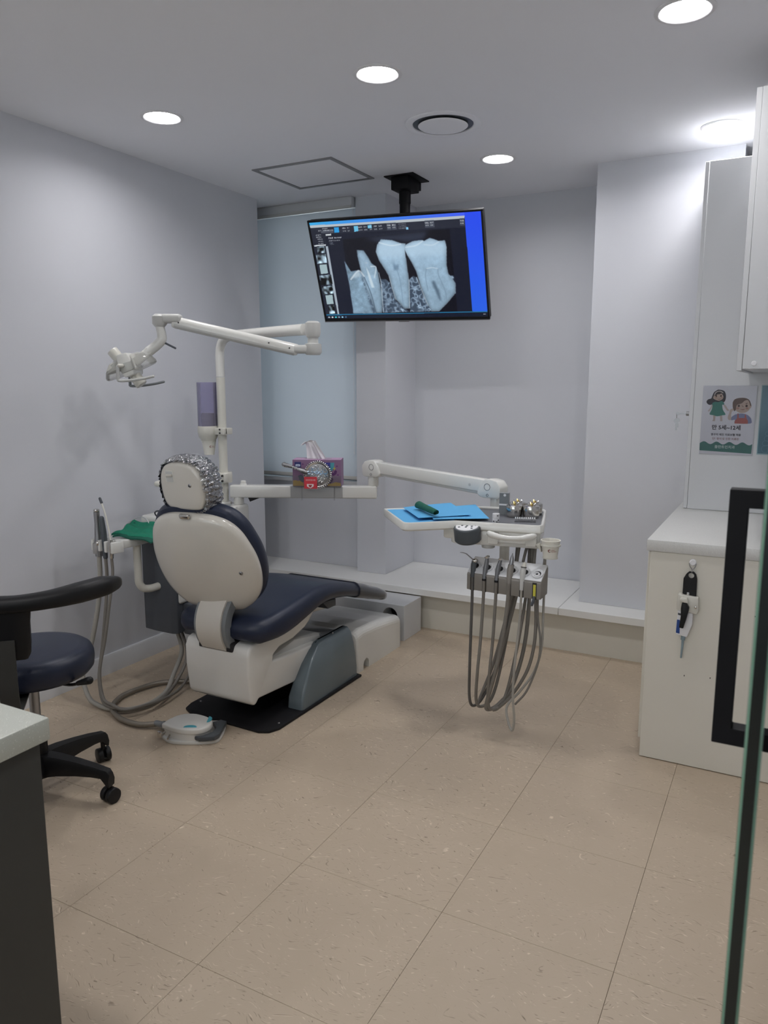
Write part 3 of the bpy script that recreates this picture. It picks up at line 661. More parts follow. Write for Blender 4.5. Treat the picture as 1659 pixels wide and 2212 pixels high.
# curved back support
def arc(x0, x1, th, mat_, nm):
    pr = spline([(0, 2.30, .55), (0, 2.265, .50), (0, 2.25, .445), (0, 2.258, .39), (0, 2.282, .345), (0, 2.31, .32)], 6); rs = []
    for i, p in enumerate(pr):
        t = nrm(pr[min(i + 1, len(pr) - 1)] - pr[max(i - 1, 0)]); n = nrm(np.cross((1, 0, 0), t))
        if n[1] > 0: n = -n
        a = p + n * th[0]; b = p + n * th[1]
        rs.append([(x0, *b[1:]), (x1, *b[1:]), (x1, *a[1:]), (x0, *a[1:])])
    m = MB().rings(rs); return obj(nm, m, mat_, ch)
arc(.806, .930, (.004, -.03), M_['shell'], 'back_support')
arc(.790, .8055, (-.004, -.042), M_['greymid'], 'support_side_trim'); arc(.9305, .950, (-.004, -.042), M_['greymid'], 'support_side_trim')
# housing under the seat
MX = frame((0, 0, 0), (1, 0, 0), (0, 1, 0))       # local (y, z, x)
body = MB().prism([(2.315, .115), (2.30, .135), (2.285, .25), (2.285, .33), (2.30, .362), (2.34, .372), (2.58, .385), (2.74, .405), (2.735, .36), (2.69, .335), (2.60, .312), (2.50, .306), (2.455, .285), (2.45, .262), (2.52, .256), (2.80, .236), (2.80, .10), (2.66, .108), (2.35, .132), (2.33, .112)], .705, 1.035, MX, .012, 3)
hb_ = obj('body_housing', body, M_['white'], ch)
obj('seat_pan', MB().prism([(2.33, .36), (2.60, .372), (2.80, .40), (2.88, .43), (2.86, .40), (2.79, .345), (2.70, .31), (2.6, .30), (2.33, .30)], .76, 1.0, MX, .012, 3), M_['white'], ch)
obj('support_slot', MB().box((.785, 2.281, .335), (.958, 2.36, .374), .006), M_['slot'], ch)
obj('lift_arm', MB().prism([(2.46, .235), (2.50, .262), (2.66, .285), (2.95, .235), (2.95, .12), (2.5, .14)], .74, 1.0, MX, .01, 2), M_['joint_pl'], ch)
for sgn, xo in ((1, 1.10), (-1, 2 * CX - 1.10)):
    lo_ = [(2.56, .013), (3.02, .013), (3.02, .09), (2.60, .09)]
    rs = []
    for z, ya, yb, xx in ((.013, 2.555, 3.03, 1.105), (.06, 2.56, 3.03, 1.104), (.12, 2.60, 3.032, 1.096), (.18, 2.655, 3.034, 1.083), (.225, 2.715, 3.034, 1.070), (.245, 2.76, 3.03, 1.055), (.25, 2.79, 3.02, 1.04)):
        xi = 1.025; r_ = .012; ring = []
        for cx, cy, a0 in ((xx - r_, yb - r_, 0), (xi + r_, yb - r_, 90), (xi + r_, ya + r_, 180), (xx - r_, ya + r_, 270)):
            for k in range(5): a = R(a0 + 22.5 * k); ring.append((cx + r_ * math.cos(a), cy + r_ * math.sin(a), z))
        if sgn < 0: ring = [(2 * CX - p[0], p[1], p[2]) for p in ring]
        rs.append(ring)
    lk = obj('link_cover', MB().rings(rs), M_['slate'], ch, label='slate grey lift link cover')
    if sgn > 0:
        screw(lk, (1.045, 2.90, .252), (0, 0, 1), .004)
pl = obj('base_plate', MB().prism([(.62 + .06, 2.325), (1.05, 2.315), (1.09, 2.335), (1.11, 2.38), (1.12, 3.04), (.62, 3.10), (.62, 2.40), (.635, 2.35)], 0, .013, None, .004, 2, True), M_['rubber'], ch)
for p in ((1.085, 2.41), (1.10, 2.96), (.65, 2.43)): screw(pl, (*p, .014), (0, 0, 1), .005)
# white base cover at the foot end
def cov_ring(y, ztop, dx=0.0):
    xl, xr = .668 - dx, 1.086 + dx; r_ = .035; pts = [(xl, y, 0), (xl, y, ztop - r_)]
    for k in range(1, 6): a = R(180 - 18 * k); pts.append((xl + r_ + r_ * math.cos(a), y, ztop - r_ + r_ * math.sin(a)))
    for k in range(6): a = R(90 - 18 * k); pts.append((xr - r_ + r_ * math.cos(a), y, ztop - r_ + r_ * math.sin(a)))
    pts += [(xr, y, 0)]; return pts
cv = obj('base_cover', MB().rings([cov_ring(y, z, d) for y, z, d in ((3.055, .185, -.015), (3.06, .198, -.006), (3.07, .206, 0), (3.12, .212, 0), (3.25, .205, .001), (3.40, .189, .002), (3.48, .178, .002), (3.515, .172, .002), (3.53, .162, -.004), (3.537, .14, -.02))]), M_['white'], ch)
boolcut(cv, MB().prism([(3.12, -.01), (3.175, -.01), (3.175, .03), (3.168, .045), (3.148, .055), (3.128, .045), (3.12, .03)], 1.02, 1.12, MX))
obj('cable_notch', MB().box((1.019, 3.115, .001), (1.0215, 3.18, .06)), M_['slot'], ch)
obj('cover_recess', MB().prism([(3.03, .10), (3.03, .225), (2.98, .232), (2.86, .25), (2.86, .10)], .70, 1.05, MX, .006), M_['greymid'], ch)

# ================================================================== foot control
ft = thing('foot_control', 'white foot pedal with teal buttons and dark tread on the floor', 'foot pedal', (.84, 2.19, 0))
fo = spline([(.745, 2.095, 0), (.80, 2.080, 0), (.87, 2.105, 0), (.945, 2.155, 0), (.955, 2.20, 0), (.90, 2.300, 0), (.86, 2.318, 0), (.80, 2.28, 0), (.735, 2.20, 0), (.735, 2.14, 0)], 3)
obj('base_skirt', MB().prism([(p[0], p[1]) for p in fo], 0, .014, None, .003, 2, True), M_['white'], ft)
def ell(cx, cy, a, b, rot, n=28):
    return [(cx + a * math.cos(t) * math.cos(rot) - b * math.sin(t) * math.sin(rot), cy + a * math.cos(t) * math.sin(rot) + b * math.sin(t) * math.cos(rot)) for t in np.linspace(0, 2 * math.pi, n, endpoint=False)]
top = [(.742, 2.100), (.80, 2.092), (.86, 2.10), (.905, 2.125), (.922, 2.16), (.915, 2.20), (.885, 2.225), (.84, 2.235), (.79, 2.23), (.75, 2.20), (.738, 2.15)]
tp = spline([(*p, 0) for p in top + top[:1]], 4)[:-1]
obj('hub_drum', MB().prism([(p[0] * .92 + .066, p[1] * .92 + .173) for p in tp], .012, .045), M_['white'], ft)
pt = obj('top_shell', MB().prism([(p[0], p[1]) for p in tp], .042, .066, None, .006, 3, True), M_['white'], ft)
def dome_seg(cx, cy, rot):
    n = 12; P = [(cx + .026 * math.cos(a) * math.cos(rot) - .017 * math.sin(a) * math.sin(rot), cy + .026 * math.cos(a) * math.sin(rot) + .017 * math.sin(a) * math.cos(rot)) for a in np.linspace(0, math.pi, n)]
    return MB().prism(P, .0655, .069, None, .001, 1, True)
obj('button', dome_seg(.868, 2.122, R(28)), M_['teal'], ft); obj('button', dome_seg(.882, 2.210, R(-60)), M_['teal'], ft)
obj('tread', MB().prism([(.893, 2.118), (.915, 2.118), (.965, 2.15), (.965, 2.18), (.915, 2.285), (.885, 2.285), (.87, 2.25), (.915, 2.22), (.928, 2.18), (.915, 2.14)], .02, .038, None, .004, 2, True), M_['dgrey'], ft)
obj('thumb_screw', MB().cyl((.765, 2.092, .038), (.765, 2.065, .036), .004, 10).box((.755, 2.058, .026), (.775, 2.066, .052), .003).cyl((.79, 2.09, .03), (.80, 2.068, .026), .004, 8), M_['steel'], ft)
obj('hose_collar', MB().cyl((.742, 2.135, .032), (.695, 2.155, .026), .017, 16, .002).cyl((.70, 2.153, .026), (.65, 2.158, .022), .013, 16, .002), M_['greymid'], ft)
cp = spline([(.655, 2.157, .02), (.586, 2.125, .016), (.481, 2.129, .016), (.379, 2.179, .016), (.329, 2.24, .016), (.303, 2.318, .016), (.313, 2.42, .016), (.348, 2.502, .016), (.413, 2.555, .016), (.50, 2.59, .016), (.62, 2.60, .03), (.75, 2.60, .06)], 22)
rr = [.0105 + .0016 * (k % 2) for k in range(len(cp))]
obj('conduit', MB().tube(cp, rr, 10), M_['conduit'], ft, sharp=80)

# ================================================================== cuspidor unit
un = thing('cuspidor_unit', 'white and graphite cuspidor unit standing between chair and left wall', 'dental unit', (.34, 2.8, 0))
ux0, ux1, uy0, uy1 = .235, .462, 2.53, 3.055
obj('body', MB().box((ux0, uy0, .40), (ux1, uy1, .80), .016, 3), M_['white'], un)
obj('lower_panel', MB().prism([(ux0 + .012, uy0 - .012), (ux0 + .10, uy0 - .022), (ux1 - .04, uy0 - .022), (ux1 - .012, uy0 - .01), (ux1 - .012, uy0 + .3), (ux0 + .012, uy0 + .3)], .262, .735, None, .006, 2), M_['graphite'], un)
obj('rear_panel', MB().box((ux1 - .02, uy0 + .03, .25), (ux1 + .055, uy0 + .25, .40), .01), M_['graphite'], un)
obj('seam', MB().box((ux0 + .01, uy0 + .01, .676), (ux1 + .0006, uy1 + .0006, .678)), M_['slot'], un)
bw = obj('cuspidor_bowl', MB().lathe([(.092, .0), (.092, .006), (.086, .009), (.08, .006), (.06, -.02), (.03, -.03), (0, -.03), (0, -.034), (.09, -.034)], 36, frame((.345, 2.80, .802))), M_['grille'], un)
obj('bowl_strainer', MB().lathe([(0, .002), (.03, .002), (.032, 0), (.032, -.012), (0, -.012)], 20, frame((.345, 2.80, .797))), M_['dsteel'], bw)
obj('top_plate', MB().prism(ell(.365, 2.87, .11, .055, R(62)), .7995, .803), M_['grille'], un)
obj('pole_plinth', MB().cyl((.36, 2.985, .795), (.36, 2.985, .812), .036, 28, .004), M_['white'], un)
lk = obj('body_latch', MB().lathe([(0, .003), (.012, .003), (.015, 0), (.015, -.003)], 20, frame((ux1, 2.945, .783), (1, 0, 0))), M_['white'], un)
# support stalk bringing the unit to the chair
obj('mount_arm', MB().box((.44, 2.72, .30), (.74, 2.88, .40), .02, 3), M_['graphite'], un)
# spout and accessory arm clamped to the pole
obj('clamp_ring', MB().lathe([(.0225, -.026), (.0395, -.026), (.042, -.022), (.042, .022), (.0395, .026), (.0225, .026)], 28, frame((.36, 2.985, .935))).box((.372, 2.935, .912), (.408, 2.965, .958), .005), M_['ivory'], un)
for z in (.922, .948): obj('clamp_screw', MB().cyl((.392, 2.935, z), (.398, 2.925, z), .0055, 10), M_['slot'], un)
obj('accessory_arm', MB().tube(spline([(.345, 2.955, .938), (.315, 2.93, .938), (.30, 2.86, .935), (.275, 2.74, .935), (.250, 2.66, .935), (.258, 2.625, .935), (.29, 2.625, .935)], 6), .013, 12, round_ends=True), M_['ivory'], un)
obj('cup_filler', MB().prism([(p[0], p[1]) for p in ell(.335, 2.885, .055, .02, R(65))], .895, .914, None, .005, 2, True).cyl((.35, 2.95, .905), (.35, 2.95, .80), .008, 12), M_['white'], un)
# assistant arm
ap = spline([(.352, 2.515, .482), (.345, 2.47, .480), (.338, 2.435, .487), (.334, 2.418, .505), (.333, 2.41, .53), (.333, 2.41, .60), (.333, 2.41, .66), (.333, 2.41, .70)], 6)
obj('assistant_arm', MB().tube(ap, .0175, 18, round_ends=True), M_['ivory'], un)
obj('assistant_tray', MB().prism([(.195, 2.310), (.345, 2.300), (.358, 2.39), (.352, 2.49), (.215, 2.505)], .692, .729, None, .005, 2), M_['white'], un)
# three holder forks on the near end of the assistant tray
AH = [(.233, 2.287), (.277, 2.282), (.320, 2.276)]
for k, (hx, hy) in enumerate(((.210, 2.300), (.255, 2.296), (.299, 2.290), (.344, 2.284))):
    M = rotz(R(-7), (hx, hy, 0))
    obj('holder_fork', MB().prism([(-.008, -.026), (.008, -.026), (.012, .03), (-.012, .03)], .680, .729, M, .004, 2), M_['white'], un)
obj('tray_wire', MB().tube(spline([(.26, 2.40, .73), (.245, 2.43, .765), (.28, 2.475, .800), (.315, 2.495, .79), (.345, 2.495, .73)], 6), .0022, 8), M_['dsteel'], un)

# instruments hanging in the assistant holder, with their floor hoses
def hosed(name, label, cat, loc, body_parts, hose_pts, r, m, group=None):
    t = thing(name, label, cat, loc, group)
    for nm, mb_, mt in body_parts: obj(nm, mb_, mt, t)
    obj('hose', MB().tube(spline(hose_pts, 8), r, 12), m, t)
    return t
a, b, c = AH
hosed('suction_handpiece', 'steel high-volume suction handpiece, leftmost in the assistant tray', 'handpiece', (*a, .65),
      [('grip', MB().tube([(a[0], a[1], .655), (a[0], a[1], .72), (a[0], a[1], .745), (a[0], a[1], .80), (a[0], a[1], .85)], [.016, .017, .014, .0115, .013], 16), M_['dsteel']), ('valve', MB().box((a[0] - .02, a[1] - .018, .665), (a[0] + .006, a[1] + .012, .715), .005).sphere((a[0] + .01, a[1] - .012, .715), .012), M_['steel']), ('nozzle', MB().cyl((a[0], a[1], .85), (a[0], a[1], .862), .0125, 16, .003), M_['steel'])],
      [(a[0], a[1], .66), (a[0] - .004, a[1], .55), (.222, 2.27, .42), (.196, 2.245, .26), (.178, 2.205, .14), (.22, 2.19, .04), (.30, 2.18, .016), (.396, 2.187, .016), (.453, 2.228, .016), (.474, 2.315, .016), (.447, 2.428, .02), (.40, 2.53, .06), (.39, 2.60, .15), (.36, 2.60, .262)], .0105, M_['hosel'])
hosed('suction_handpiece', 'black-gripped syringe handpiece in the middle of the assistant tray', 'handpiece', (*b, .65),
      [('grip', MB().tube(spline([(b[0], b[1], .655), (b[0], b[1], .72), (b[0] - .003, b[1], .77), (b[0] - .010, b[1], .825)], 5), [.010, .012, .0125, .011], 14, round_ends=True), M_['dgrey'])],
      [(b[0], b[1], .66), (b[0], b[1], .55), (.272, 2.265, .40), (.263, 2.245, .25), (.262, 2.22, .13), (.30, 2.195, .045), (.36, 2.172, .032), (.439, 2.168, .036), (.481, 2.2, .03), (.509, 2.279, .024), (.484, 2.389, .024), (.45, 2.50, .05), (.44, 2.58, .14), (.38, 2.61, .262)], .0075, M_['hose'])
hosed('saliva_ejector', 'thin white saliva ejector tip leaning out of the assistant tray', 'saliva ejector', (*c, .65),
      [('valve', MB().tube([(c[0], c[1], .655), (c[0], c[1], .70), (c[0], c[1], .735)], [.009, .013, .010], 14), M_['steel']), ('tip_tube', MB().tube(spline([(c[0], c[1], .735), (c[0] - .012, c[1] + .005, .78), (c[0] - .035, c[1] + .01, .85), (c[0] - .055, c[1] + .012, .895)], 6), .004, 10), M_['ivory']), ('tip_cap', MB().tube([(c[0] - .054, c[1] + .012, .893), (c[0] - .062, c[1] + .012, .91)], .006, 10, round_ends=True), M_['graphite'])],
      [(c[0], c[1], .66), (c[0], c[1], .58), (.312, 2.255, .45), (.296, 2.235, .30), (.285, 2.205, .16), (.32, 2.185, .055), (.40, 2.16, .05), (.474, 2.155, .045), (.51, 2.203, .045), (.515, 2.342, .03), (.49, 2.482, .03), (.47, 2.58, .10), (.45, 2.62, .262)], .0065, M_['hose'])
# green cloth on the assistant tray
def sheet(nx, ny, fn, th=.0015):
    g = [[np.array(fn(i / (nx - 1), j / (ny - 1)), float) for i in range(nx)] for j in range(ny)]
    V_ = [p for r_ in g for p in r_] + [p - np.array((0, 0, th)) for r_ in g for p in r_]; n = nx * ny; F = []
    for j in range(ny - 1):
        for i in range(nx - 1):
            q = (j * nx + i, j * nx + i + 1, (j + 1) * nx + i + 1, (j + 1) * nx + i); F += [q, tuple(k + n for k in q[::-1])]
    rim = [(0, i) for i in range(nx)] + [(j, nx - 1) for j in range(1, ny)] + [(ny - 1, i) for i in range(nx - 2, -1, -1)] + [(j, 0) for j in range(ny - 2, 0, -1)]
    ids = [j * nx + i for j, i in rim]
    for k in range(len(ids)): a_, b_ = ids[k], ids[(k + 1) % len(ids)]; F.append((a_, a_ + n, b_ + n, b_))
    return MB().add(V_, F)
def cl(u, v):
    x = .262 + .175 * u + .015 * math.sin(5 * v); y = 2.335 + .15 * v + .05 * u
    z = .748 + .034 * v * (1 - .6 * u) + .006 * math.sin(9 * u + 3 * v) + .004 * math.sin(14 * v) - (.022 * max(0, u - .6) * 2.5 if u > .6 else 0)
    return x, y, z
gc = solo('surgical_cloth', sheet(22, 22, cl, .008), M_['green'], 'folded green surgical cloth on the assistant tray beside chair', 'cloth')
obj('lower_fold', sheet(18, 18, lambda u, v: (cl(u, v)[0] + .012, cl(u, v)[1] - .006, cl(u, v)[2] - .0085), .006), M_['dgreen'], gc)

# ================================================================== dental light
lg = thing('dental_light', 'white articulated dental operating light on a curved pole', 'dental light', (.36, 2.985, .81))
PX, PY = .36, 2.985
obj('pole', MB().tube([(PX, PY, .80), (PX, PY, 1.0), (PX, PY, 1.43)], .0215, 24), M_['ivory'], lg)
cu = spline([(PX, PY, 1.432), (PX, PY, 1.50), (PX + .004, PY - .001, 1.56), (PX + .03, PY - .008, 1.605), (PX + .085, PY - .022, 1.624), (PX + .2, PY - .05, 1.627), (PX + .4, PY - .10, 1.629), (PX + .60, PY - .15, 1.630)], 8)
obj('curved_tube', MB().tube(cu, [.0215, .022, .022, .022, .023, .024, .0245, .025], 24), M_['white'], lg)
JX, JY = 1.012, 2.822
jo = obj('elbow_joint', MB().lathe([(0, .03), (.022, .03), (.033, .022), (.034, -.02), (.028, -.036), (.023, -.038), (.023, -.062), (.036, -.066), (.038, -.10), (.030, -.112), (0, -.112)], 28, frame((JX, JY, 1.632))), M_['joint_pl'], lg)
LXY = A(.445, 2.5); d2 = nrm(LXY - A(JX, JY)); ang = math.atan2(d2[1], d2[0])
obj('elbow_knuckle', MB().box((0, -.026, 1.526), (.085, .026, 1.562), .012, 3, rotz(ang, (JX, JY, 0))), M_['joint_pl'], lg)
pa = A(JX + d2[0] * .085, JY + d2[1] * .085, 1.545); pb = A(LXY[0] - d2[0] * .075, LXY[1] - d2[1] * .075, 1.655)
dd = nrm(pb - pa); Marm = frame(pa - dd * .02, dd, (0, 0, 1)); La = np.linalg.norm(pb - pa) + .04
def oct_(h, w_): return [(h, w_ * .55), (h * .45, w_), (-h * .45, w_), (-h, w_ * .7), (-h, -w_ * .7), (-h * .45, -w_), (h * .45, -w_), (h, -w_ * .55)]
sa = obj('spring_arm', MB().prism(oct_(.024, .023), 0, La, Marm, .006, 2), M_['white'], lg)
obj('arm_lower_shell', MB().prism([(-.006, .0235), (-.018, .0235), (-.0265, .014), (-.0265, -.014), (-.018, -.0235), (-.006, -.0235)], .012, La - .012, Marm, .002, 1), M_['joint_pl'], sa)
for f_, s_ in ((.035, 0), (La - .03, 0), (La * .23, .002)):
    q = xf(Marm, [(s_, -.0236, f_)])[0]; q2 = xf(Marm, [(s_, -.0246, f_)])[0]; obj('arm_screw', MB().cyl(q, q2, .0032, 10), M_['slot'], sa)
    q = xf(Marm, [(s_, .0236, f_)])[0]; q2 = xf(Marm, [(s_, .0246, f_)])[0]; obj('arm_screw', MB().cyl(q, q2, .0032, 10), M_['slot'], sa)
obj('head_knuckle', MB().box((-.095, -.027, 1.652), (-.01, .027, 1.69), .012, 3, rotz(ang, (LXY[0], LXY[1], 0))).lathe([(0, .022), (.02, .022), (.031, .012), (.031, -.018), (.022, -.03), (0, -.03)], 24, frame((LXY[0], LXY[1], 1.668))), M_['joint_pl'], lg)
# yoke from the knuckle down to the lamp head.  image-right is about (.88,.47), away is (-.47,.88)
rt = A(.883, .469, 0); up = A(0, 0, 1); aw = A(-.469, .883, 0)
Lo = A(LXY[0], LXY[1], 1.64)
def lp(r_, u_, a_=0): return Lo + rt * r_ + up * u_ + aw * a_
yk = obj('yoke_tube', MB().tube(spline([lp(0, 0), lp(.006, -.035), lp(.004, -.058), lp(-.02, -.082), lp(-.055, -.108)], 6), [.0185, .0195, .021, .021, .0215], 18), M_['white'], lg)
obj('yoke_sleeve', MB().box((-.017, -.02, 0), (.017, .02, .085), .005, 2, frame(lp(-.045, -.10), lp(-.125, -.162) - lp(-.045, -.10), up)), M_['white'], lg)
obj('grip_rod', MB().tube([lp(.018, -.07), lp(.062, -.092)], .0045, 10, round_ends=True), M_['graphite'], lg)
hc_ = lp(-.138, -.168)
hd = obj('lamp_hub', MB().cyl(hc_ - aw * .035, hc_ + aw * .035, .0205, 22, .003), M_['joint_pl'], lg)
# lamp body axis tilts: along image (cos-25)
ax = nrm(rt * .90 + up * .34 - aw * .05); nn = nrm(np.cross(aw, ax))          # ax along the reflector, nn roughly down/up
if nn[2] > 0: nn = -nn
def hp(a_, n_, d_=0): return hc_ + ax * a_ + nn * n_ + aw * d_
Mh = np.eye(4); Mh[:3, 0] = ax; Mh[:3, 1] = aw; Mh[:3, 2] = nn; Mh[:3, 3] = hc_
# transparent shell: shallow bowl, long in ax
def bowl(sx, sy, prof, M): 
    rs = []
    for s_, z in prof: rs.append([(sx * s_ * math.cos(t), sy * s_ * math.sin(t), z) for t in np.linspace(0, 2 * math.pi, 32, endpoint=False)])
    b_ = MB().rings(rs, False, False); return MB().add(xf(M, b_.v), b_.f)
obj('reflector_shell', bowl(.118, .066, [(.25, -.045), (.5, -.042), (.75, -.028), (.92, -.008), (1, .012), (1.0, .022), (.95, .026), (.5, .030), (.02, .031)], Mh), M_['shade'], lg)
obj('reflector', bowl(.062, .05, [(.1, -.040), (.6, -.036), (.95, -.015), (.97, .0), (.5, -.01), (.1, -.012)], (lambda M: (M.__setitem__((slice(0, 3), 3), hp(-.045, 0)), M)[1])(Mh.copy())), M_['ivory'], lg)
obj('lamp_band', MB().prism([(.028, -.05), (.034, -.02), (.032, .02), (.024, .045), (-.02, .045), (-.026, .02), (-.026, -.02), (-.018, -.055)], -.058, .058, (lambda: (lambda M: M)(np.block([[np.stack([ax, nn, np.cross(ax, nn)], 1), hc_[:, None]], [np.zeros((1, 3)), np.ones((1, 1))]])))(), .006, 2), M_['white'], lg)
obj('vent_cap', MB().cyl(hp(-.028, -.035), hp(-.045, -.088), .0235, 24, .002), M_['ivory'], lg)
obj('focus_knob', MB().cyl(hp(.004, .045), hp(.018, .092), .026, 24, .004).cyl(hp(.0, .02), hp(.008, .06), .022, 24), M_['ivory'], lg)
for sg in (-1, 1):
    dz_ = 0 if sg < 0 else -.022; q_ = lambda r_, u_: hc_ + rt * r_ + up * (u_ + dz_) + aw * (.075 * sg)
    obj('handle', MB().tube(spline([q_(-.026, -.004), q_(-.027, -.05), q_(-.022, -.062), q_(.03, -.060), q_(.085, -.052), q_(.122, -.044)], 5), [.0075, .0065, .006, .0058, .0055], 10, round_ends=True), M_['joint_pl'] if sg < 0 else M_['greymid'], lg)
    obj('handle_arm', MB().tube([hc_ + aw * (.03 * sg), hc_ + aw * (.075 * sg) - rt * .02], .009, 10, round_ends=True), M_['ivory'], lg)

# ================================================================== cup dispenser
cd = thing('cup_dispenser', 'violet tube paper-cup dispenser clamped to the light pole', 'cup dispenser', (.287, 2.965, 1.11))
DX, DY = .287, 2.965
obj('tube', MB().lathe([(.049, 1.165), (.049, 1.405), (.0465, 1.405), (.0465, 1.165)], 32, frame((DX, DY, 0))), M_['purple'], cd)
obj('holder_cup', MB().lathe([(.050, 1.19), (.052, 1.185), (.052, 1.155), (.047, 1.135), (.036, 1.118), (.034, 1.108), (.030, 1.108), (.033, 1.122), (.044, 1.14), (.047, 1.16), (.047, 1.19)], 32, frame((DX, DY, 0))), M_['ivory'], cd)
obj('bracket', MB().box((DX + .03, DY - .012, 1.148), (PX + .045, DY + .002, 1.184), .004).box((PX + .02, DY - .02, 1.15), (PX + .045, DY + .045, 1.182), .004), M_['ivory'], cd)
for z in (1.157, 1.175):
    for x in (PX + .012, PX + .036): obj('bracket_screw', MB().cyl((x, DY - .013, z), (x, DY - .017, z), .004, 8), M_['slot'], cd)
def cup_mb(x, y, z0, h=.068, rt_=.035, rb=.025):
    return MB().lathe([(0, z0 + .003), (rb, z0 + .003), (rb, z0), (rb + .0005, z0), (rt_, z0 + h), (rt_ + .0025, z0 + h + .0005), (rt_ + .0025, z0 + h + .003), (rt_ - .0015, z0 + h + .003), (rb - .001, z0 + .006), (0, z0 + .006)], 30, frame((x, y, 0)))
def cup_logo(parent, x, y, zc, r, ang0, s):
    """small ring emblem with lettering wrapped on the cup"""
    d = A(math.cos(ang0), math.sin(ang0), 0); t = A(-math.sin(ang0), math.cos(ang0), 0)
    Mq = np.eye(4); Mq[:3, 0] = t; Mq[:3, 1] = (0, 0, 1); Mq[:3, 2] = d; Mq[:3, 3] = A(x, y, zc) + d * (r + .0006)
    def wrap(o):
        off = np.array(ORG[parent.name])
        for v in o.data.vertices:
            p = np.array(v.co) + off; k = np.dot(p - A(x, y, zc), t); zz = p[2]; rr_ = r + (zz - zc) * .147 + .0006
            q = A(x, y, zz) + rr_ * (d * math.cos(k / r) + t * math.sin(k / r)); v.co = Vector((q - off).tolist())
    ring = MB().tube([xf(Mq, [(-.010 * s + .0045 * s * math.cos(a), .0045 * s * math.sin(a), 0)])[0] for a in np.linspace(.9, 5.6, 14)], [.0011 * s, .0018 * s, .0015 * s, .0006 * s], 6)
    o = obj('emblem', ring, flat(120, 40, 30), parent); wrap(o)
    for body, dx, dy, sz in (('DEN', -.0045, .0022, .0062), ('GLORIA', -.0045, -.003, .0062)):
        Mt = Mq.copy(); Mt[:3, 3] = xf(Mq, [(dx * s, dy * s, 0)])[0]
        o = text('lettering', body, sz * s, flat(150, 75, 60), parent, Mt, 'LEFT'); wrap(o)
cams = A(2.8556, 0)
def to_cam(x, y): return math.atan2(cams[1] - y, cams[0] - x)
dc = solo('paper_cup', cup_mb(DX + .002, DY, 1.047, .066), M_['cup'], 'small white paper cup hanging out of the dispenser bottom', 'cup', 'paper cups')
cup_logo(dc, DX + .002, DY, 1.088, .031, to_cam(DX, DY) + .55, .95)
for k in range(7):
    solo('paper_cup', cup_mb(DX, DY, 1.128 + .0095 * k, .066, .036, .027), M_['cup'], 'white paper cup nested in the stack inside the violet dispenser tube', 'cup', 'paper cups')

# ================================================================== delivery arm with instrument table
de = thing('delivery_table', 'white swing-arm instrument table with grey tray and handpiece rack', 'instrument table', (.43, 3.0, .80))
b0 = A(.405, 3.0); b1 = A(1.062, 3.308); bd = nrm(b1 - b0); bl_ = np.linalg.norm(b1 - b0); Mb = rotz(math.atan2(bd[1], bd[0]), (b0[0], b0[1], 0))
obj('fixed_beam', MB().box((-.012, -.03, .834), (bl_, .03, .897), .008, 3, Mb), M_['white'], de)
obj('beam_post', MB().cyl((.43, 3.01, .80), (.43, 3.01, .845), .026, 24, .002), M_['white'], de)
obj('beam_knob', MB().lathe([(0, .023), (.010, .023), (.013, .02), (.014, .008), (.017, .006), (.018, 0)], 20, frame((.452, 3.022, .896))), M_['white'], de)
obj('beam_gusset', MB().prism([(.075, .834), (.14, .834), (.085, .812)], -.008, .008, Mb @ frame((0, 0, 0), (0, -1, 0), (1, 0, 0)) @ np.diag([1, 1, 1, 1.])), M_['slot'], de)
EX, EY = 1.045, 3.300
obj('swivel', MB().cyl((EX, EY, .895), (EX, EY, .948), .027, 24, .003), M_['white'], de)
sA = A(1.05, 3.298, .985); sB = A(1.735, 3.135, .947); sd = sB - sA; sdh = nrm(A(sd[0], sd[1], 0)); Ms = np.eye(4); Ms[:3, 0] = sdh; Ms[:3, 2] = (0, 0, 1); Ms[:3, 1] = np.cross((0, 0, 1), sdh); Ms[:3, 3] = sA
def yzp(poly, w0, w1, bev): # polygon in (along, up) of the spring arm frame, extruded across
    return MB().prism(poly, -w1, -w0, Ms @ frame((0, 0, 0), (0, -1, 0), (1, 0, 0)) @ np.diag([1., 1, 1, 1]), bev, 2)
def housing(cx, cz, flip, nm):
    P = [(-.052, -.035), (-.055, .01), (-.035, .036), (.0, .043), (.03, .040), (.055, .01), (.068, -.02), (.06, -.036), (.04, -.042), (-.04, -.042)]
    P = [((-p[0] if flip else p[0]) + cx, p[1] + cz) for p in P]
    h_ = obj(nm, yzp(P if not flip else P[::-1], -.034, .034, .008), M_['white'], de)
    for (ox, oz, r_) in ((.012, .008, .0155), (.010, -.028, .006)):
        q = xf(Ms, [((-ox if flip else ox) + cx, -.0345, oz + cz)])[0]
        obj('cover_ring', MB().lathe([(r_ - .0014, -.001), (r_ - .0014, .0006), (r_, .0006), (r_, -.001)], 24, frame(q, -Ms[:3, 1])), M_['graphite'], h_)
    return h_
LL = np.linalg.norm(sd[:2])
housing(0, 0, False, 'shoulder_housing'); housing(LL, sd[2], True, 'wrist_housing')
sl = sd[2] / LL
obj('spring_arm', yzp([(.02, -.020), (.03, .034), (LL - .03, sd[2] + .036), (LL - .02, sd[2] - .020)], -.027, .027, .006), M_['white'], de)
obj('arm_under_cover', yzp([(.06, -.032), (.05, -.018), (LL - .05, sd[2] - .018), (LL - .06, sd[2] - .030)], -.022, .022, .003), M_['joint_pl'], de)
q = xf(Ms, [(LL * .845, -.0272, sd[2] * .85 + .004)])[0]; obj('arm_plug', MB().lathe([(0, .0008), (.0055, .0008), (.007, 0), (.007, -.002)], 16, frame(q, -Ms[:3, 1])), M_['joint_pl'], de)
WX, WY = 1.745, 3.145
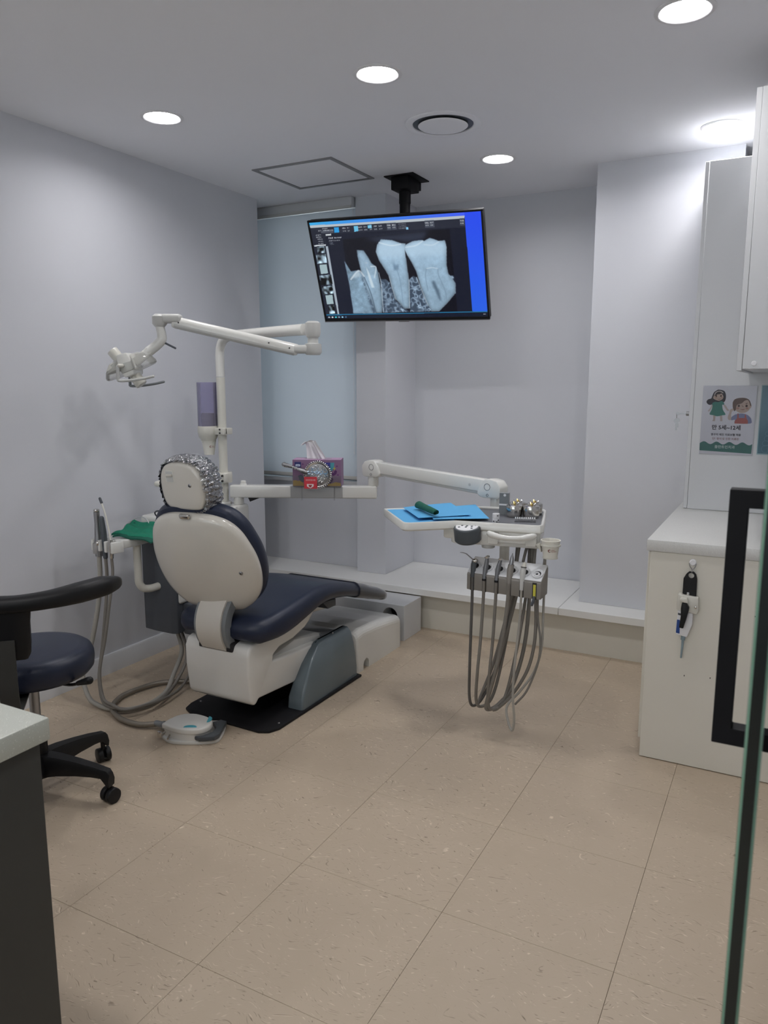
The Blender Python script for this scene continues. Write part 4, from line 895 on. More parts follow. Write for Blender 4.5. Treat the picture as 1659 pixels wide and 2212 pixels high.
obj('wrist_post', MB().cyl((WX, WY, .80), (WX, WY, .92), .026, 24, .002).box((WX - .03, WY - .10, .80), (WX + .03, WY + .02, .83), .006), M_['white'], de)
TZ = .862
trim = [(1.345, 2.846), (1.356, 2.828), (1.56, 2.588), (1.578, 2.580), (1.60, 2.588), (1.735, 2.712), (1.79, 2.722), (1.842, 2.728), (2.03, 2.754), (2.056, 2.762), (2.063, 2.785), (1.978, 3.120), (1.962, 3.146), (1.94, 3.155), (1.70, 3.105), (1.56, 3.02)]
def inset(poly, d):
    n = len(poly); out = []; P = np.array(poly, float); c = P.mean(0)
    for i in range(n):
        a_ = nrm(P[i] - P[i - 1]); b_ = nrm(P[(i + 1) % n] - P[i]); na = A(-a_[1], a_[0]); nb_ = A(-b_[1], b_[0]); m = nrm(na + nb_); k = d / max(.5, np.dot(m, na)); out.append(tuple(P[i] + m * k))
    return out
inn = inset(trim, .013)
rs = []
for poly, z in ((inset(trim, .006), TZ - .026), (trim, TZ - .020), (trim, TZ + .004), (inset(trim, .003), TZ + .008), (inset(trim, .009), TZ + .008), (inn, TZ + .004), (inn, TZ - .004)): rs.append([(*p, z) for p in poly])
obj('tray_frame', MB().rings(rs, True, True), M_['white'], de)
obj('tray_mat', MB().prism(inset(trim, .0135), TZ - .004, TZ - .0005), M_['matte_mat'], de)
# body block under the tray (right part), slightly rotated like the front edge
ra = math.atan2(.031, .222); Mk = rotz(ra, (1.842, 2.732, 0))
obj('console_body', MB().prism([(-.135, .02), (-.12, .008), (.205, .008), (.216, .02), (.19, .30), (.16, .33), (-.12, .30)], TZ - .085, TZ - .022, Mk, .008, 2), M_['white'], de)
obj('console_foot', MB().cyl(xf(Mk, [(.01, .045, TZ - .10)])[0], xf(Mk, [(.01, .045, TZ - .075)])[0], .026, 24, .004), M_['joint_pl'], de)
obj('side_block', MB().box((-.165, .012, TZ - .068), (-.12, .14, TZ - .02), .008, 2, Mk), M_['white'], de)
# control pad
cpz = TZ - .008; cpc = xf(Mk, [(-.062, .004, 0)])[0]; Mc = frame((cpc[0], cpc[1], TZ - .066), (0, -.22, .975), (1, 0, 0))
pad = obj('control_pad', MB().lathe([(0, -.004), (.047, -.004), (.052, .002), (.053, .05), (.050, .056), (0, .057)], 36, Mc), M_['dgrey'], de)
obj('pad_face', MB().lathe([(0, .0585), (.0435, .0585), (.0445, .0565), (0, .0565)], 36, Mc), M_['paper'], pad)
for dx, dy in ((0, .012), (0, -.012), (.02, 0), (-.02, 0), (0, 0), (.03, .014), (-.026, -.018), (.026, -.018)):
    obj('pad_button', MB().add(*(lambda b_: (xf(Mc, np.array(b_.v) + A(dx, dy, .0582)), b_.f))(MB().lathe([(0, .0016), (.004, .0016), (.0048, 0)], 12))), M_['graphite'], pad)
# front handle
hpth = [(.025, -.012), (.03, -.03), (.045, -.044), (.075, -.05), (.11, -.052), (.15, -.05), (.178, -.044), (.193, -.03), (.198, -.012)]
hz = [TZ - .030, TZ - .029, TZ - .031, TZ - .036, TZ - .038, TZ - .036, TZ - .031, TZ - .029, TZ - .030]
obj('front_handle', MB().tube(spline([xf(Mk, [(x, y, z)])[0] for (x, y), z in zip(hpth, hz)], 5), [.009, .0115, .0125, .0105, .0095, .0105, .0125, .0115, .009], 14, round_ends=True), M_['white'], de)
obj('handle_mount', MB().box((.02, -.022, TZ - .072), (.06, .012, TZ - .03), .005, 2, Mk).box((.165, -.022, TZ - .072), (.205, .012, TZ - .03), .005, 2, Mk).box((.05, -.004, TZ - .068), (.17, .012, TZ - .045), .003, 1, Mk), M_['white'], de)
obj('drop_post', MB().tube([(1.842, 2.985, TZ - .08), (1.842, 2.985, .60)], .0205, 20), M_['white'], de)
# handpiece rack: six cups in a sloped bar
r0 = A(1.790, 2.718); r1 = A(2.091, 2.702); rd = nrm(r1 - r0); rl = np.linalg.norm(r1 - r0); Mr = rotz(math.atan2(rd[1], rd[0]), (r0[0], r0[1], .013))
rk = obj('handpiece_rack', MB().prism([(-.02, .592), (.055, .598), (.058, .70), (.05, .705), (-.012, .662), (-.02, .655)], 0, rl, Mr @ frame((0, 0, 0), (1, 0, 0), (0, 1, 0)), .004, 2), M_['holder'], de)
obj('rack_liner', MB().prism([(-.018, .662), (-.012, .6665), (.052, .7105), (.058, .7075), (.058, .6985), (.05, .699), (-.012, .656)], .002, rl - .002, Mr @ frame((0, 0, 0), (1, 0, 0), (0, 1, 0)), .001, 1), M_['holder_top'], rk)
obj('rack_bracket', MB().box((.10 - .02, .05, .61), (.10 + .02, .24, .655), .006, 2, Mr).cyl(xf(Mr, [(.095, .02, .588)])[0], xf(Mr, [(.095, .02, .60)])[0], .02, 20), M_['joint_pl'], de)
SLOT = [.024 + .0505 * k for k in range(6)]
for s_ in SLOT:
    p0 = xf(Mr, [(s_, .010, .6835)])[0]; nrm_up = nrm(xf(Mr, [(0, -.55, .835)])[0] - xf(Mr, [(0, 0, 0)])[0])
    obj('rack_cup', MB().lathe([(.021, .0045), (.0228, .0035), (.0225, -.001), (.0135, -.003), (.0125, -.0005), (.019, .003)], 24, frame(p0, nrm_up)), M_['holder_top'], rk)
    obj('rack_throat', MB().lathe([(0, .0002), (.0128, .0002), (.0128, -.003), (0, -.003)], 20, frame(p0, nrm_up)), M_['slot'], rk)
    obj('rack_slot', MB().box((s_ - .0085, -.0206, .592), (s_ + .0085, -.0196, .655), 0, 1, Mr), M_['slot'], rk)
    obj('slot_lining', MB().box((s_ - .005, -.0212, .596), (s_ + .005, -.0204, .648), 0, 1, Mr), M_['gold'] if s_ != SLOT[5] else M_['yellow'], rk)

def rp(s_, y, z): return xf(Mr, [(s_, y, z)])[0]
def hand(name, label, k, parts, hose, r, m, cat='handpiece'):
    t = thing(name, label, cat, tuple(float(q) for q in rp(SLOT[k], 0, .67)), None)
    for nm, mb_, mt in parts:
        mb_.v = [(x, y, z if z < .653 else .653 + (z - .653) * .68) for x, y, z in mb_.v]; obj(nm, mb_, mt, t)
    obj('hose', MB().tube(spline([rp(*p) for p in hose], 8), r, 12), m, t)
s0, s1, s2, s3, s4, s5 = SLOT
hand('air_water_syringe', 'air-water syringe with a bent metal tip, leftmost in the rack', 0,
     [('grip', MB().tube([rp(s0, -.018, .645), rp(s0, -.014, .68), rp(s0, -.008, .715), rp(s0 + .003, -.006, .735)], [.0075, .0095, .011, .012], 14), M_['dgrey']), ('head', MB().sphere(rp(s0 + .004, -.006, .738), .013, 12), M_['steel']), ('tip', MB().tube(spline([rp(s0 - .002, -.008, .742), rp(s0 - .022, -.015, .768), rp(s0 - .031, -.018, .778), rp(s0 - .052, -.024, .783)], 5), [.003, .0025, .0022, .002], 8), M_['dsteel'])],
     [(s0, -.018, .648), (s0 + .001, -.02, .56), (s0 + .003, -.03, .42), (s0 + .003, -.035, .28), (s0 - .002, -.02, .15), (s0 + .004, .01, .105), (s0 + .03, .05, .14), (s0 + .07, .09, .28), (s0 + .10, .14, .5), (s0 + .11, .17, .77)], .0058, M_['hosed'])
for k, nm, lb, dk in ((1, 'handpiece', 'slim grey turbine handpiece with chrome head, second in the rack', 0), (2, 'handpiece', 'slim grey turbine handpiece leaning right, third in the rack', .006)):
    s_ = SLOT[k]
    hand(nm, lb, k,
         [('body', MB().tube(spline([rp(s_ - .001, -.019, .64), rp(s_ - .001, -.014, .67), rp(s_, -.008, .705), rp(s_ + .001 + dk * .3, -.003, .735), rp(s_ + dk, .003, .762)], 5), [.007, .0085, .010, .0085, .0062], 14), M_['hpgrey']), ('head', MB().cyl(rp(s_ + dk - .001, -.006, .762), rp(s_ + dk + .001, .012, .768), .0075, 14, .002), M_['chrome']), ('collar', MB().cyl(rp(s_ - .001, -.0195, .636), rp(s_ - .001, -.0185, .646), .0085, 14, .001), M_['black'])],
         [(s_ - .001, -.02, .64), (s_ - .002, -.022, .55), (s_ - .006, -.03, .40), (s_ - .014, -.035, .27), (s_ - .026, -.015, .15), (s_ - .018, .01, .108), (s_ + .015, .05, .14), (s_ + .04, .09, .30), (s_ + .06, .14, .55), (s_ + .06, .17, .77)], .0062, M_['hose'])
hand('handpiece', 'thick dark grey scaler handpiece with a metal tip, fourth in the rack', 3,
     [('body', MB().tube([rp(s3, -.02, .635), rp(s3 - .001, -.013, .675), rp(s3 - .001, -.006, .715), rp(s3, -.002, .742)], [.0075, .0115, .0125, .0115], 16), M_['holder']), ('nose', MB().tube([rp(s3, -.002, .742), rp(s3 + .002, .0, .772), rp(s3 + .002, .001, .790)], [.0085, .0075, .0045], 14), M_['dsteel']), ('tip', MB().tube([rp(s3 + .002, .001, .79), rp(s3 + .003, .002, .806)], [.004, .0012], 8), M_['dsteel'])],
     [(s3, -.02, .64), (s3 - .004, -.023, .54), (s3 - .02, -.03, .40), (s3 - .05, -.03, .25), (s3 - .085, -.01, .13), (s3 - .08, .01, .105), (s3 - .05, .04, .125), (s3 - .01, .08, .20), (s3 + .02, .13, .40), (s3 + .02, .17, .77)], .0078, M_['hose'])
hand('handpiece', 'pale grey curing-light style handpiece, fifth in the rack', 4,
     [('body', MB().tube([rp(s4, -.02, .62), rp(s4, -.015, .67), rp(s4, -.008, .715), rp(s4, -.004, .735)], [.007, .0095, .0105, .0095], 16), M_['joint_pl']), ('band', MB().cyl(rp(s4, -.0045, .733), rp(s4, -.003, .737), .0112, 16), M_['black']), ('nose', MB().tube([rp(s4, -.003, .737), rp(s4 + .001, .001, .757), rp(s4 + .001, .002, .763)], [.0095, .006, .0035], 14), M_['ivory'])],
     [(s4, -.02, .625), (s4 - .002, -.025, .5), (s4 - .013, -.035, .32), (s4 - .016, -.035, .2), (s4 - .01, -.03, .11), (s4 - .02, -.02, .055), (s4 - .045, .0, .075), (s4 - .06, .02, .13), (s4 - .02, .05, .19), (s4 + .025, .08, .27), (s4 + .045, .10, .37), (s4 + .04, .12, .50), (s4 + .03, .15, .77)], .0048, M_['hosel'])
obj('hose_plug', MB().lathe([(.006, .004), (.0095, .004), (.0105, .001), (.0105, -.01), (.006, -.01)], 18, frame(rp(s5, .004, .682), nrm(rp(0, -.55, .835) - rp(0, 0, 0)))), M_['paper'], rk)
obj('rack_lever', MB().tube(spline([rp(s5, -.022, .60), rp(s5 - .002, -.025, .585), rp(s5 - .006, -.027, .572)], 4), [.005, .0055, .006], 10, round_ends=True), M_['graphite'], rk)
for xx, r_, pts_ in ((.150, .0062, [(.150, .15, .77), (.152, .12, .70), (.150, .10, .60), (.120, .09, .45), (.085, .07, .28), (.045, .04, .14), (.040, .02, .105)]),
                     (.185, .0058, [(.185, .15, .77), (.178, .12, .70), (.170, .10, .60), (.140, .09, .45), (.105, .07, .28), (.075, .05, .14)]),
                     (.215, .0065, [(.215, .15, .77), (.222, .12, .68), (.238, .10, .58), (.248, .09, .47), (.246, .08, .37), (.225, .07, .27), (.175, .05, .17), (.125, .03, .11), (.105, .02, .10)]),
                     (.255, .0042, [(.258, .15, .77), (.258, .12, .66), (.250, .10, .58), (.256, .09, .48), (.272, .08, .40), (.268, .07, .31), (.235, .05, .20), (.195, .03, .14)])):
    obj('supply_hose', MB().tube(spline([rp(*q) for q in pts_], 8), r_, 10), M_['hose'], de)
# cup holder on the right end
ckx, cky = 2.100, 2.755
obj('cup_ring', MB().lathe([(.0325, .799), (.0375, .799), (.038, .802), (.0375, .805), (.0325, .805)], 30, frame((ckx, cky, 0))).lathe([(.0262, .7515), (.0285, .7515), (.0288, .7555), (.0265, .7555)], 30, frame((ckx, cky, 0))), M_['ivory'], de)
obj('cup_arm', MB().prism([(2.045, .80), (2.062, .806), (2.068, .772), (2.058, .785)], -.012, .012, frame((0, cky, 0), (0, -1, 0), (1, 0, 0)), .002), M_['ivory'], de)
tc_ = solo('paper_cup', cup_mb(ckx, cky, .752, .066, .0345, .0255), M_['cup'], 'white paper cup with a red-brown printed emblem in the instrument table ring', 'cup', 'paper cups')
cup_logo(tc_, ckx, cky, .785, .0312, to_cam(ckx, cky) + .22, 1.0)

# ================================================================== things lying on the instrument table
TS = TZ - .0005
def quad_sheet(c4, z, amp, ph, nu=16, nv=16):
    c4 = [A(*p) for p in c4]
    def f(u, v):
        p = c4[0] * (1 - u) * (1 - v) + c4[1] * u * (1 - v) + c4[2] * u * v + c4[3] * (1 - u) * v
        return p[0], p[1], z + amp * (1 + math.sin(4 * u + ph) * math.cos(3 * v + ph * 2))
    return sheet(nu, nv, f, .0008)
solo('bib_paper', quad_sheet([(1.362, 2.842), (1.570, 2.592), (1.720, 2.735), (1.545, 2.985)], TS + .0032, .0018, .3), M_['blue'], 'light blue bib paper hanging over the left tip of the tray', 'bib paper', 'blue bib papers')
solo('bib_paper', quad_sheet([(1.50, 2.93), (1.655, 2.675), (1.835, 2.815), (1.665, 3.10)], TS + .0095, .0022, 1.4), M_['blue'], 'light blue bib paper with its corner reaching toward the tall grey box', 'bib paper', 'blue bib papers')
solo('bib_paper', quad_sheet([(1.43, 2.86), (1.60, 2.655), (1.755, 2.82), (1.56, 3.07)], TS + .0160, .0016, 2.3), M_['blue'], 'topmost light blue bib paper, lying beneath the green cloth roll', 'bib paper', 'blue bib papers')
# rolled green cloth: a spiral sheet
pr0, pr1 = A(1.510, 2.842, TS + .037), A(1.652, 2.706, TS + .035); axr = nrm(pr1 - pr0); ur = nrm(np.cross(axr, (0, 0, 1))); wr = np.cross(ur, axr)
def roll(u, v):
    a = u * 2 * math.pi * 2.6; r_ = (.0065 + .0036 * u * 2.6) * (1.12 - .35 * v) * (1 + .03 * math.sin(7 * v + 3 * u)); p = pr0 + (pr1 - pr0) * (v + .04 * math.sin(a)) + ur * r_ * math.cos(a) + wr * r_ * math.sin(a); return p
solo('cloth_roll', sheet(64, 14, roll, .0006), M_['dgreen'], 'tightly rolled dark green cloth lying on the blue papers', 'cloth', sharp=80)
def canister(x, y, label):
    t = thing('steel_canister', label, 'canister', (x, y, TS), 'steel cotton canisters'); M = frame((x, y, TS))
    obj('pot', MB().lathe([(0, 0), (.028, 0), (.031, .003), (.0325, .012), (.0325, .034), (0, .034)], 32, M), M_['steel'], t)
    ld = obj('lid', MB().lathe([(.0338, .031), (.0338, .044), (.0325, .047), (.026, .050), (.012, .050), (.0, .0495)], 32, M), M_['steel'], t)
    for k in range(4):
        a = k * math.pi / 2 + .5; obj('clip_petal', MB().tube([(x + .004 * math.cos(a), y + .004 * math.sin(a), TS + .049), (x + .013 * math.cos(a), y + .013 * math.sin(a), TS + .0535), (x + .017 * math.cos(a), y + .017 * math.sin(a), TS + .060)], [.002, .004, .0025], 8), M_['gold'] if k % 2 else M_['chrome'], ld)  # alternate petals coloured gold, a golden reflection put into the colour
canister(1.889, 2.958, 'polished steel canister in the front row, beside the tall grey box')
canister(1.957, 2.968, 'polished steel canister at the front right of the four')
canister(1.880, 3.030, 'polished steel canister in the back row, behind the left one')
canister(1.948, 3.040, 'polished steel canister at the back right of the four')
gb = thing('tall_grey_box', 'upright slim grey box with white stripe behind the canisters', 'box', (1.838, 2.985, TS))
Mg = rotz(.14, (1.837, 2.985, TS))
obj('carton', MB().box((-.0195, -.013, 0), (.0195, .013, .092), .001, 1, Mg), M_['greymid'], gb)
obj('stripe', MB().box((-.0198, -.0134, .040), (.0198, .0134, .047), 0, 1, Mg), M_['paper'], gb)
obj('thumb_notch', MB().cyl(xf(Mg, [(.003, -.0131, .083)])[0], xf(Mg, [(.003, -.0138, .083)])[0], .0055, 14), M_['paper'], gb)
jr = thing('ring_pot', 'tiny white two-tier pot with black marks at the tray front', 'pot', (1.868, 2.797, TS))
Mj = frame((1.868, 2.797, TS))
obj('lower_pot', MB().lathe([(0, 0), (.0125, 0), (.0135, .002), (.0135, .016), (.0125, .017), (0, .017)], 24, Mj), M_['paper'], jr)
obj('upper_pot', MB().lathe([(0, .017), (.0122, .017), (.0138, .019), (.0138, .035), (.012, .036), (.0115, .031), (0, .031)], 24, Mj), M_['paper'], jr)
for k, (a, z) in enumerate(((to_cam(1.868, 2.797) + .5, .028), (to_cam(1.868, 2.797) + .75, .011), (to_cam(1.868, 2.797) - .7, .006), (to_cam(1.868, 2.797) + .25, .004))):
    p = A(1.868 + .0137 * math.cos(a), 2.797 + .0137 * math.sin(a), TS + z); obj('mark', MB().box((-.0032, -.0008, -.0016), (.0032, .0008, .0016), .0003, 1, frame(p, (0, 0, 1), (-math.sin(a), math.cos(a), 0))), M_['black'], jr)
bu = thing('bur_block', 'clear bur stand with a row of ten steel tubes', 'bur stand', (1.965, 2.868, TS))
Mu = rotz(math.atan2(.028, .076), (1.926, 2.850, TS))
obj('clear_base', MB().box((0, -.013, 0), (.083, .013, .012), .001, 1, Mu), M_['clear2'], bu)
for k in range(10):
    x = .0045 + .0082 * k; obj('steel_tube', MB().cyl(xf(Mu, [(x, 0, .004)])[0], xf(Mu, [(x, 0, .0185)])[0], .0033, 12, .0008), M_['chrome'], bu)

# ================================================================== tissue box, mirror and card on the fixed beam
tb = thing('tissue_box', 'pink and purple printed tissue box sitting on the white beam', 'tissue box', tuple(xf(Mb, [(.432, 0, .8975)])[0]))
def bx_(x0, y0, z0, x1, y1, z1, bev=0): return MB().box((x0, y0, z0), (x1, y1, z1), bev, 1, Mb)
tz0, tz1 = .8985, 1.030
obj('carton', bx_(.312, -.056, tz0, .552, .056, tz1, .0012), flat(136, 104, 136), tb)
obj('top_panel', bx_(.314, -.054, tz1, .550, .054, tz1 + .0006), flat(196, 160, 192), tb)
obj('slot_film', MB().prism(ell(.432, 0, .07, .018, 0), tz1 + .0006, tz1 + .0012, Mb), M_['clear2'], tb)
MFr = Mb @ np.block([[np.array([[1, 0, 0], [0, 0, 1], [0, 1, 0]]).astype(float), np.array([[0], [-.0562], [0]])], [np.zeros((1, 3)), np.ones((1, 1))]])   # local (x, z, depth towards -)
def pr(poly, m, d=.0003): 
    P_ = [(x, z) for x, z in poly]; return obj('print', MB().prism(P_, -d, 0, MFr), m, tb)
def tzp(u, v): return (.312 + (u - 355) * .000231, tz0 + (1140 - v) * .000219)
pr([tzp(400, 590), tzp(540, 590), tzp(540, 710), tzp(400, 710)], flat(44, 52, 110), .0004)
pr([tzp(420, 650), tzp(440, 640), tzp(500, 640), tzp(520, 650), tzp(518, 688), tzp(422, 688)], flat(205, 215, 232), .0007)
pr([tzp(438, 662), tzp(502, 662), tzp(502, 672), tzp(438, 672)], flat(90, 100, 150), .0009)
pr([tzp(990, 602), tzp(1165, 602), tzp(1165, 760), tzp(1130, 780), tzp(1080, 700)], flat(58, 62, 150))
pr([tzp(1165, 602), tzp(1250, 602), tzp(1240, 720), tzp(1190, 800), tzp(1165, 760)], flat(72, 152, 165))
pr([tzp(360, 1010), tzp(420, 1000), tzp(470, 1020), tzp(520, 1000), tzp(580, 1040), tzp(600, 1130), tzp(360, 1130)], flat(196, 160, 60))
pr([tzp(1090, 1130), tzp(1120, 1085), tzp(1200, 1070), tzp(1270, 1040), tzp(1380, 1060), tzp(1388, 1130)], flat(196, 160, 60))
pr([tzp(1195, 840), tzp(1240, 830), tzp(1250, 780), tzp(1280, 768), tzp(1308, 800), tzp(1290, 860), tzp(1230, 900), tzp(1195, 890)], flat(88, 46, 100), .0005)
pr([tzp(470, 900), tzp(540, 880), tzp(600, 930), tzp(610, 1040), tzp(560, 1050), tzp(500, 1000)], flat(52, 70, 90), .0005)
pr([tzp(1090, 1085), tzp(1150, 1000), tzp(1180, 940), tzp(1225, 960), tzp(1220, 1010), tzp(1160, 1080)], flat(88, 46, 100), .0005)
st_ = []
for k in range(8): a = k * math.pi / 4 + math.pi / 2; r_ = .012 if k % 2 == 0 else .0035; st_.append((tzp(1250, 735)[0] + .7 * r_ * math.cos(a), tzp(1250, 735)[1] + r_ * math.sin(a)))
pr(st_, flat(196, 190, 70), .0006)
for u, v in ((1305, 683), (575, 640), (1325, 880)): pr(ell(*tzp(u, v), .0045, .0045, 0, 14), flat(110, 66, 120), .0005)
# tissues: thin folded sheets rising from the slot
def tis(pts_l, pts_r, yoff):
    L_ = spline([A(x, yoff + dy, z) for x, dy, z in pts_l], 5); R_ = spline([A(x, yoff + dy, z) for x, dy, z in pts_r], 5)
    def f(u, v):
        k = v * (len(L_) - 1); i = int(min(k, len(L_) - 2)); t = k - i; a = L_[i] * (1 - t) + L_[i + 1] * t; b = R_[i] * (1 - t) + R_[i + 1] * t
        p = a * (1 - u) + b * u; p = p + A(0, .006 * math.sin(9 * u + 2 * v), .002 * math.sin(7 * u)); return xf(Mb, [p])[0]
    return sheet(14, 18, f, .0004)
obj('tissue', tis([(.376, 0, tz1), (.374, .004, 1.06), (.372, .0, 1.09), (.366, -.006, 1.112), (.354, -.012, 1.106), (.344, -.016, 1.092)], [(.440, 0, tz1), (.432, .005, 1.06), (.424, .006, 1.09), (.412, .004, 1.117), (.392, -.004, 1.121), (.372, -.010, 1.108)], 0), M_['tissue'], tb)
obj('tissue', tis([(.436, -.008, tz1), (.424, -.010, 1.06), (.414, -.012, 1.09), (.404, -.014, 1.113)], [(.474, -.008, tz1), (.458, -.010, 1.06), (.440, -.012, 1.09), (.420, -.014, 1.124)], -.004), M_['tissue'], tb)
# clear strap holder round beam and box
hl = thing('clear_holder', 'clear plastic strap holder on the beam in front of tissue box', 'holder', tuple(xf(Mb, [(.43, -.06, .834)])[0]))
obj('front_plate', bx_(.296, -.0345, .836, .556, -.0315, .897), M_['clear2'], hl)
obj('box_guard', bx_(.309, -.0605, .8975, .555, -.0590, .952), M_['clear2'], hl)
obj('base_ledge', bx_(.309, -.0605, .8972, .555, -.0310, .8982), M_['clear2'], hl)
for x in (.35, .512): obj('strap', bx_(x, -.0365, .826, x + .006, -.0345, .897), M_['clear2'], hl)
# ornate hand mirror
mr_ = thing('hand_mirror', 'ornate silver hand mirror leaning on the printed tissue box', 'mirror', tuple(xf(Mb, [(.438, -.07, .90)])[0]))
mc = (.437, .957)
def mface(x, z, d): return xf(Mb, [(x, -.062 - d, z)])[0]
Mm = np.block([[np.stack([Mb[:3, 0], A(0, 0, 1), np.cross(Mb[:3, 0], A(0, 0, 1))], 1), mface(*mc, 0)[:, None]], [np.zeros((1, 3)), np.ones((1, 1))]])
if np.dot(Mm[:3, 2], A(2.85, 0, 1) - Mm[:3, 3]) < 0: Mm[:3, 0] *= -1; Mm[:3, 2] *= -1
obj('back_disc', MB().lathe([(0, 0), (.055, 0), (.056, .003), (.052, .0045), (.030, .0062), (0, .0068)], 36, Mm), mat('aged_silver', (.34, .34, .34), .4, metal=1), mr_)
obj('rim', MB().lathe([(.056, -.001), (.062, -.001), (.0635, .003), (.060, .0065), (.0555, .0055), (.0545, .003)], 40, Mm), M_['steel'], mr_)
fl = MB(); rg = random.Random(5)
for k in range(260):
    a = rg.uniform(0, 6.283); r_ = .051 * math.sqrt(rg.random()); p = xf(Mm, [(r_ * math.cos(a), r_ * math.sin(a), .0055)])[0]; fl.sphere(p, rg.uniform(.0022, .0042), 5)
obj('filigree', fl, M_['chrome'], mr_, kind='stuff', sharp=10)
bd_ = MB()
for k in range(40): a = k / 40 * 6.283; bd_.sphere(xf(Mm, [(.0665 * math.cos(a), .0665 * math.sin(a), .003)])[0], .0044, 8)
obj('beaded_edge', bd_, M_['chrome'], mr_)
sgx = 1 if np.dot(Mm[:3, 0], Mb[:3, 0]) > 0 else -1
hpt = [xf(Mm, [(sgx * x, z, .004)])[0] for x, z in ((-.058, .012), (-.085, .024), (-.11, .034), (-.14, .043), (-.165, .050))]
obj('handle', MB().tube(spline(hpt, 6), [.011, .013, .0075, .0065, .008, .011, .012], 12, round_ends=True), M_['dsteel'], mr_)
kn = MB()
for k in range(46):
    t = k / 45; p = spline(hpt, 10); q = p[int(t * (len(p) - 1))]; o_ = A(rg.uniform(-1, 1), rg.uniform(-1, 1), rg.uniform(-1, 1)); rr_ = np.interp(t, [0, .25, .6, .8, 1], [.011, .008, .0065, .009, .012]); kn.sphere(q + nrm(o_) * rr_, .0028, 6)
obj('handle_relief', kn, M_['chrome'], mr_)
cdx0, cdz0 = tzp(612, 1172); cdx1, cdz1 = tzp(888, 915)
cz = thing('red_card', 'small red card with a white heart badge below the mirror', 'card', tuple(xf(Mb, [(.40, -.075, .89)])[0]))
obj('card', bx_(cdx0, -.0752, cdz0 - .002, cdx1, -.0745, cdz1), M_['red'], cz)
MC_ = Mb @ np.block([[np.array([[1, 0, 0], [0, 0, -1], [0, 1, 0]]).astype(float), np.array([[(cdx0 + cdx1) / 2], [-.0756], [tzp(0, 990)[1]]])], [np.zeros((1, 3)), np.ones((1, 1))]])
text('card_lettering', '네이버영수증', .0088, flat(225, 190, 190), cz, MC_, bold=.0002)
MCb = MFr.copy(); MCb[:3, 3] += -Mb[:3, 1] * .0194
def pc(poly, m, d0, d1): return obj('badge', MB().prism(poly, -d1, -d0, MCb), m, cz)
pc([tzp(668, 1075), tzp(815, 1075), tzp(812, 1130), tzp(745, 1172), tzp(672, 1130)], flat(232, 222, 222), 0, .0004)
hx, hz_ = tzp(742, 1120); pc([(hx + .0082 * (math.sin(t) ** 3), hz_ + .00052 * (13 * math.cos(t) - 5 * math.cos(2 * t) - 2 * math.cos(3 * t) - math.cos(4 * t))) for t in np.linspace(0, 6.283, 30, endpoint=False)], flat(150, 50, 52), .0004, .0008)

# ================================================================== stool
SX, SY = .668, 1.597
so_ = thing('operator_stool', 'round navy stool with a curved black backrest and five casters', 'stool', (SX, SY, 0))
obj('seat', MB().lathe([(0, .432), (.165, .432), (.185, .437), (.197, .452), (.2, .475), (.199, .495), (.192, .512), (.178, .522), (.15, .527), (0, .529)], 56, frame((SX, SY, 0))), M_['navy'], so_, sharp=70)
obj('seat_plate', MB().cyl((SX, SY, .405), (SX, SY, .433), .10, 24, .005), M_['black'], so_)
obj('gas_lift', MB().cyl((SX, SY, .24), (SX, SY, .41), .017, 20), M_['dsteel'], so_)
obj('column_sleeve', MB().cyl((SX, SY, .10), (SX, SY, .275), .031, 24, .004), M_['black'], so_)
hub = obj('base_hub', MB().lathe([(0, .075), (.05, .075), (.052, .09), (.045, .135), (.034, .15), (0, .15)], 24, frame((SX, SY, 0))), M_['black'], so_)
a0 = math.atan2(1.664 - SY, .92 - SX)
for k in range(5):
    a = a0 + k * R(72); d = A(math.cos(a), math.sin(a), 0); n = A(-d[1], d[0], 0); rs = []
    for t, w_, z0, z1 in ((.03, .036, .075, .15), (.08, .032, .085, .148), (.15, .027, .092, .140), (.21, .024, .094, .130), (.245, .022, .092, .122), (.265, .021, .066, .118), (.275, .019, .062, .105)):
        c_ = A(SX, SY, 0) + d * t; rs.append([c_ + n * w_ * .8 + A(0, 0, z0), c_ + n * w_ + A(0, 0, (z0 + z1) / 2), c_ + n * w_ * .6 + A(0, 0, z1), c_ - n * w_ * .6 + A(0, 0, z1), c_ - n * w_ + A(0, 0, (z0 + z1) / 2), c_ - n * w_ * .8 + A(0, 0, z0)])
    obj('leg', MB().rings(rs), M_['black'], so_, sharp=45)
    cw = A(SX, SY, 0) + d * .262; ca_ = a + R(70); wd = A(math.cos(ca_), math.sin(ca_), 0); cw = cw + wd * .006
    wn = A(-wd[1], wd[0], 0)
    cs_ = obj('caster', MB().prism([(.0285 * math.cos(t), .0285 * math.sin(t)) for t in np.linspace(-.1, 2.7, 14)], -.021, .021, frame(cw + A(0, 0, .032), wn, wd), .004, 2).cyl(cw + A(0, 0, .05), cw + A(0, 0, .08), .008, 12), M_['black'], so_)
    for sg in (-1, 1): obj('wheel', MB().cyl(cw + wn * .004 * sg + A(0, 0, .0265), cw + wn * .024 * sg + A(0, 0, .0265), .0265, 24, .004), M_['black'], cs_)
obj('height_lever', MB().tube(spline([(SX + .05, SY + .01, .418), (SX + .16, SY + .015, .420), (SX + .235, SY + .02, .445)], 5), .005, 10).tube([(SX + .20, SY + .018, .432), (SX + .25, SY + .021, .450)], [.008, .013], 12, round_ends=True), M_['black'], so_)
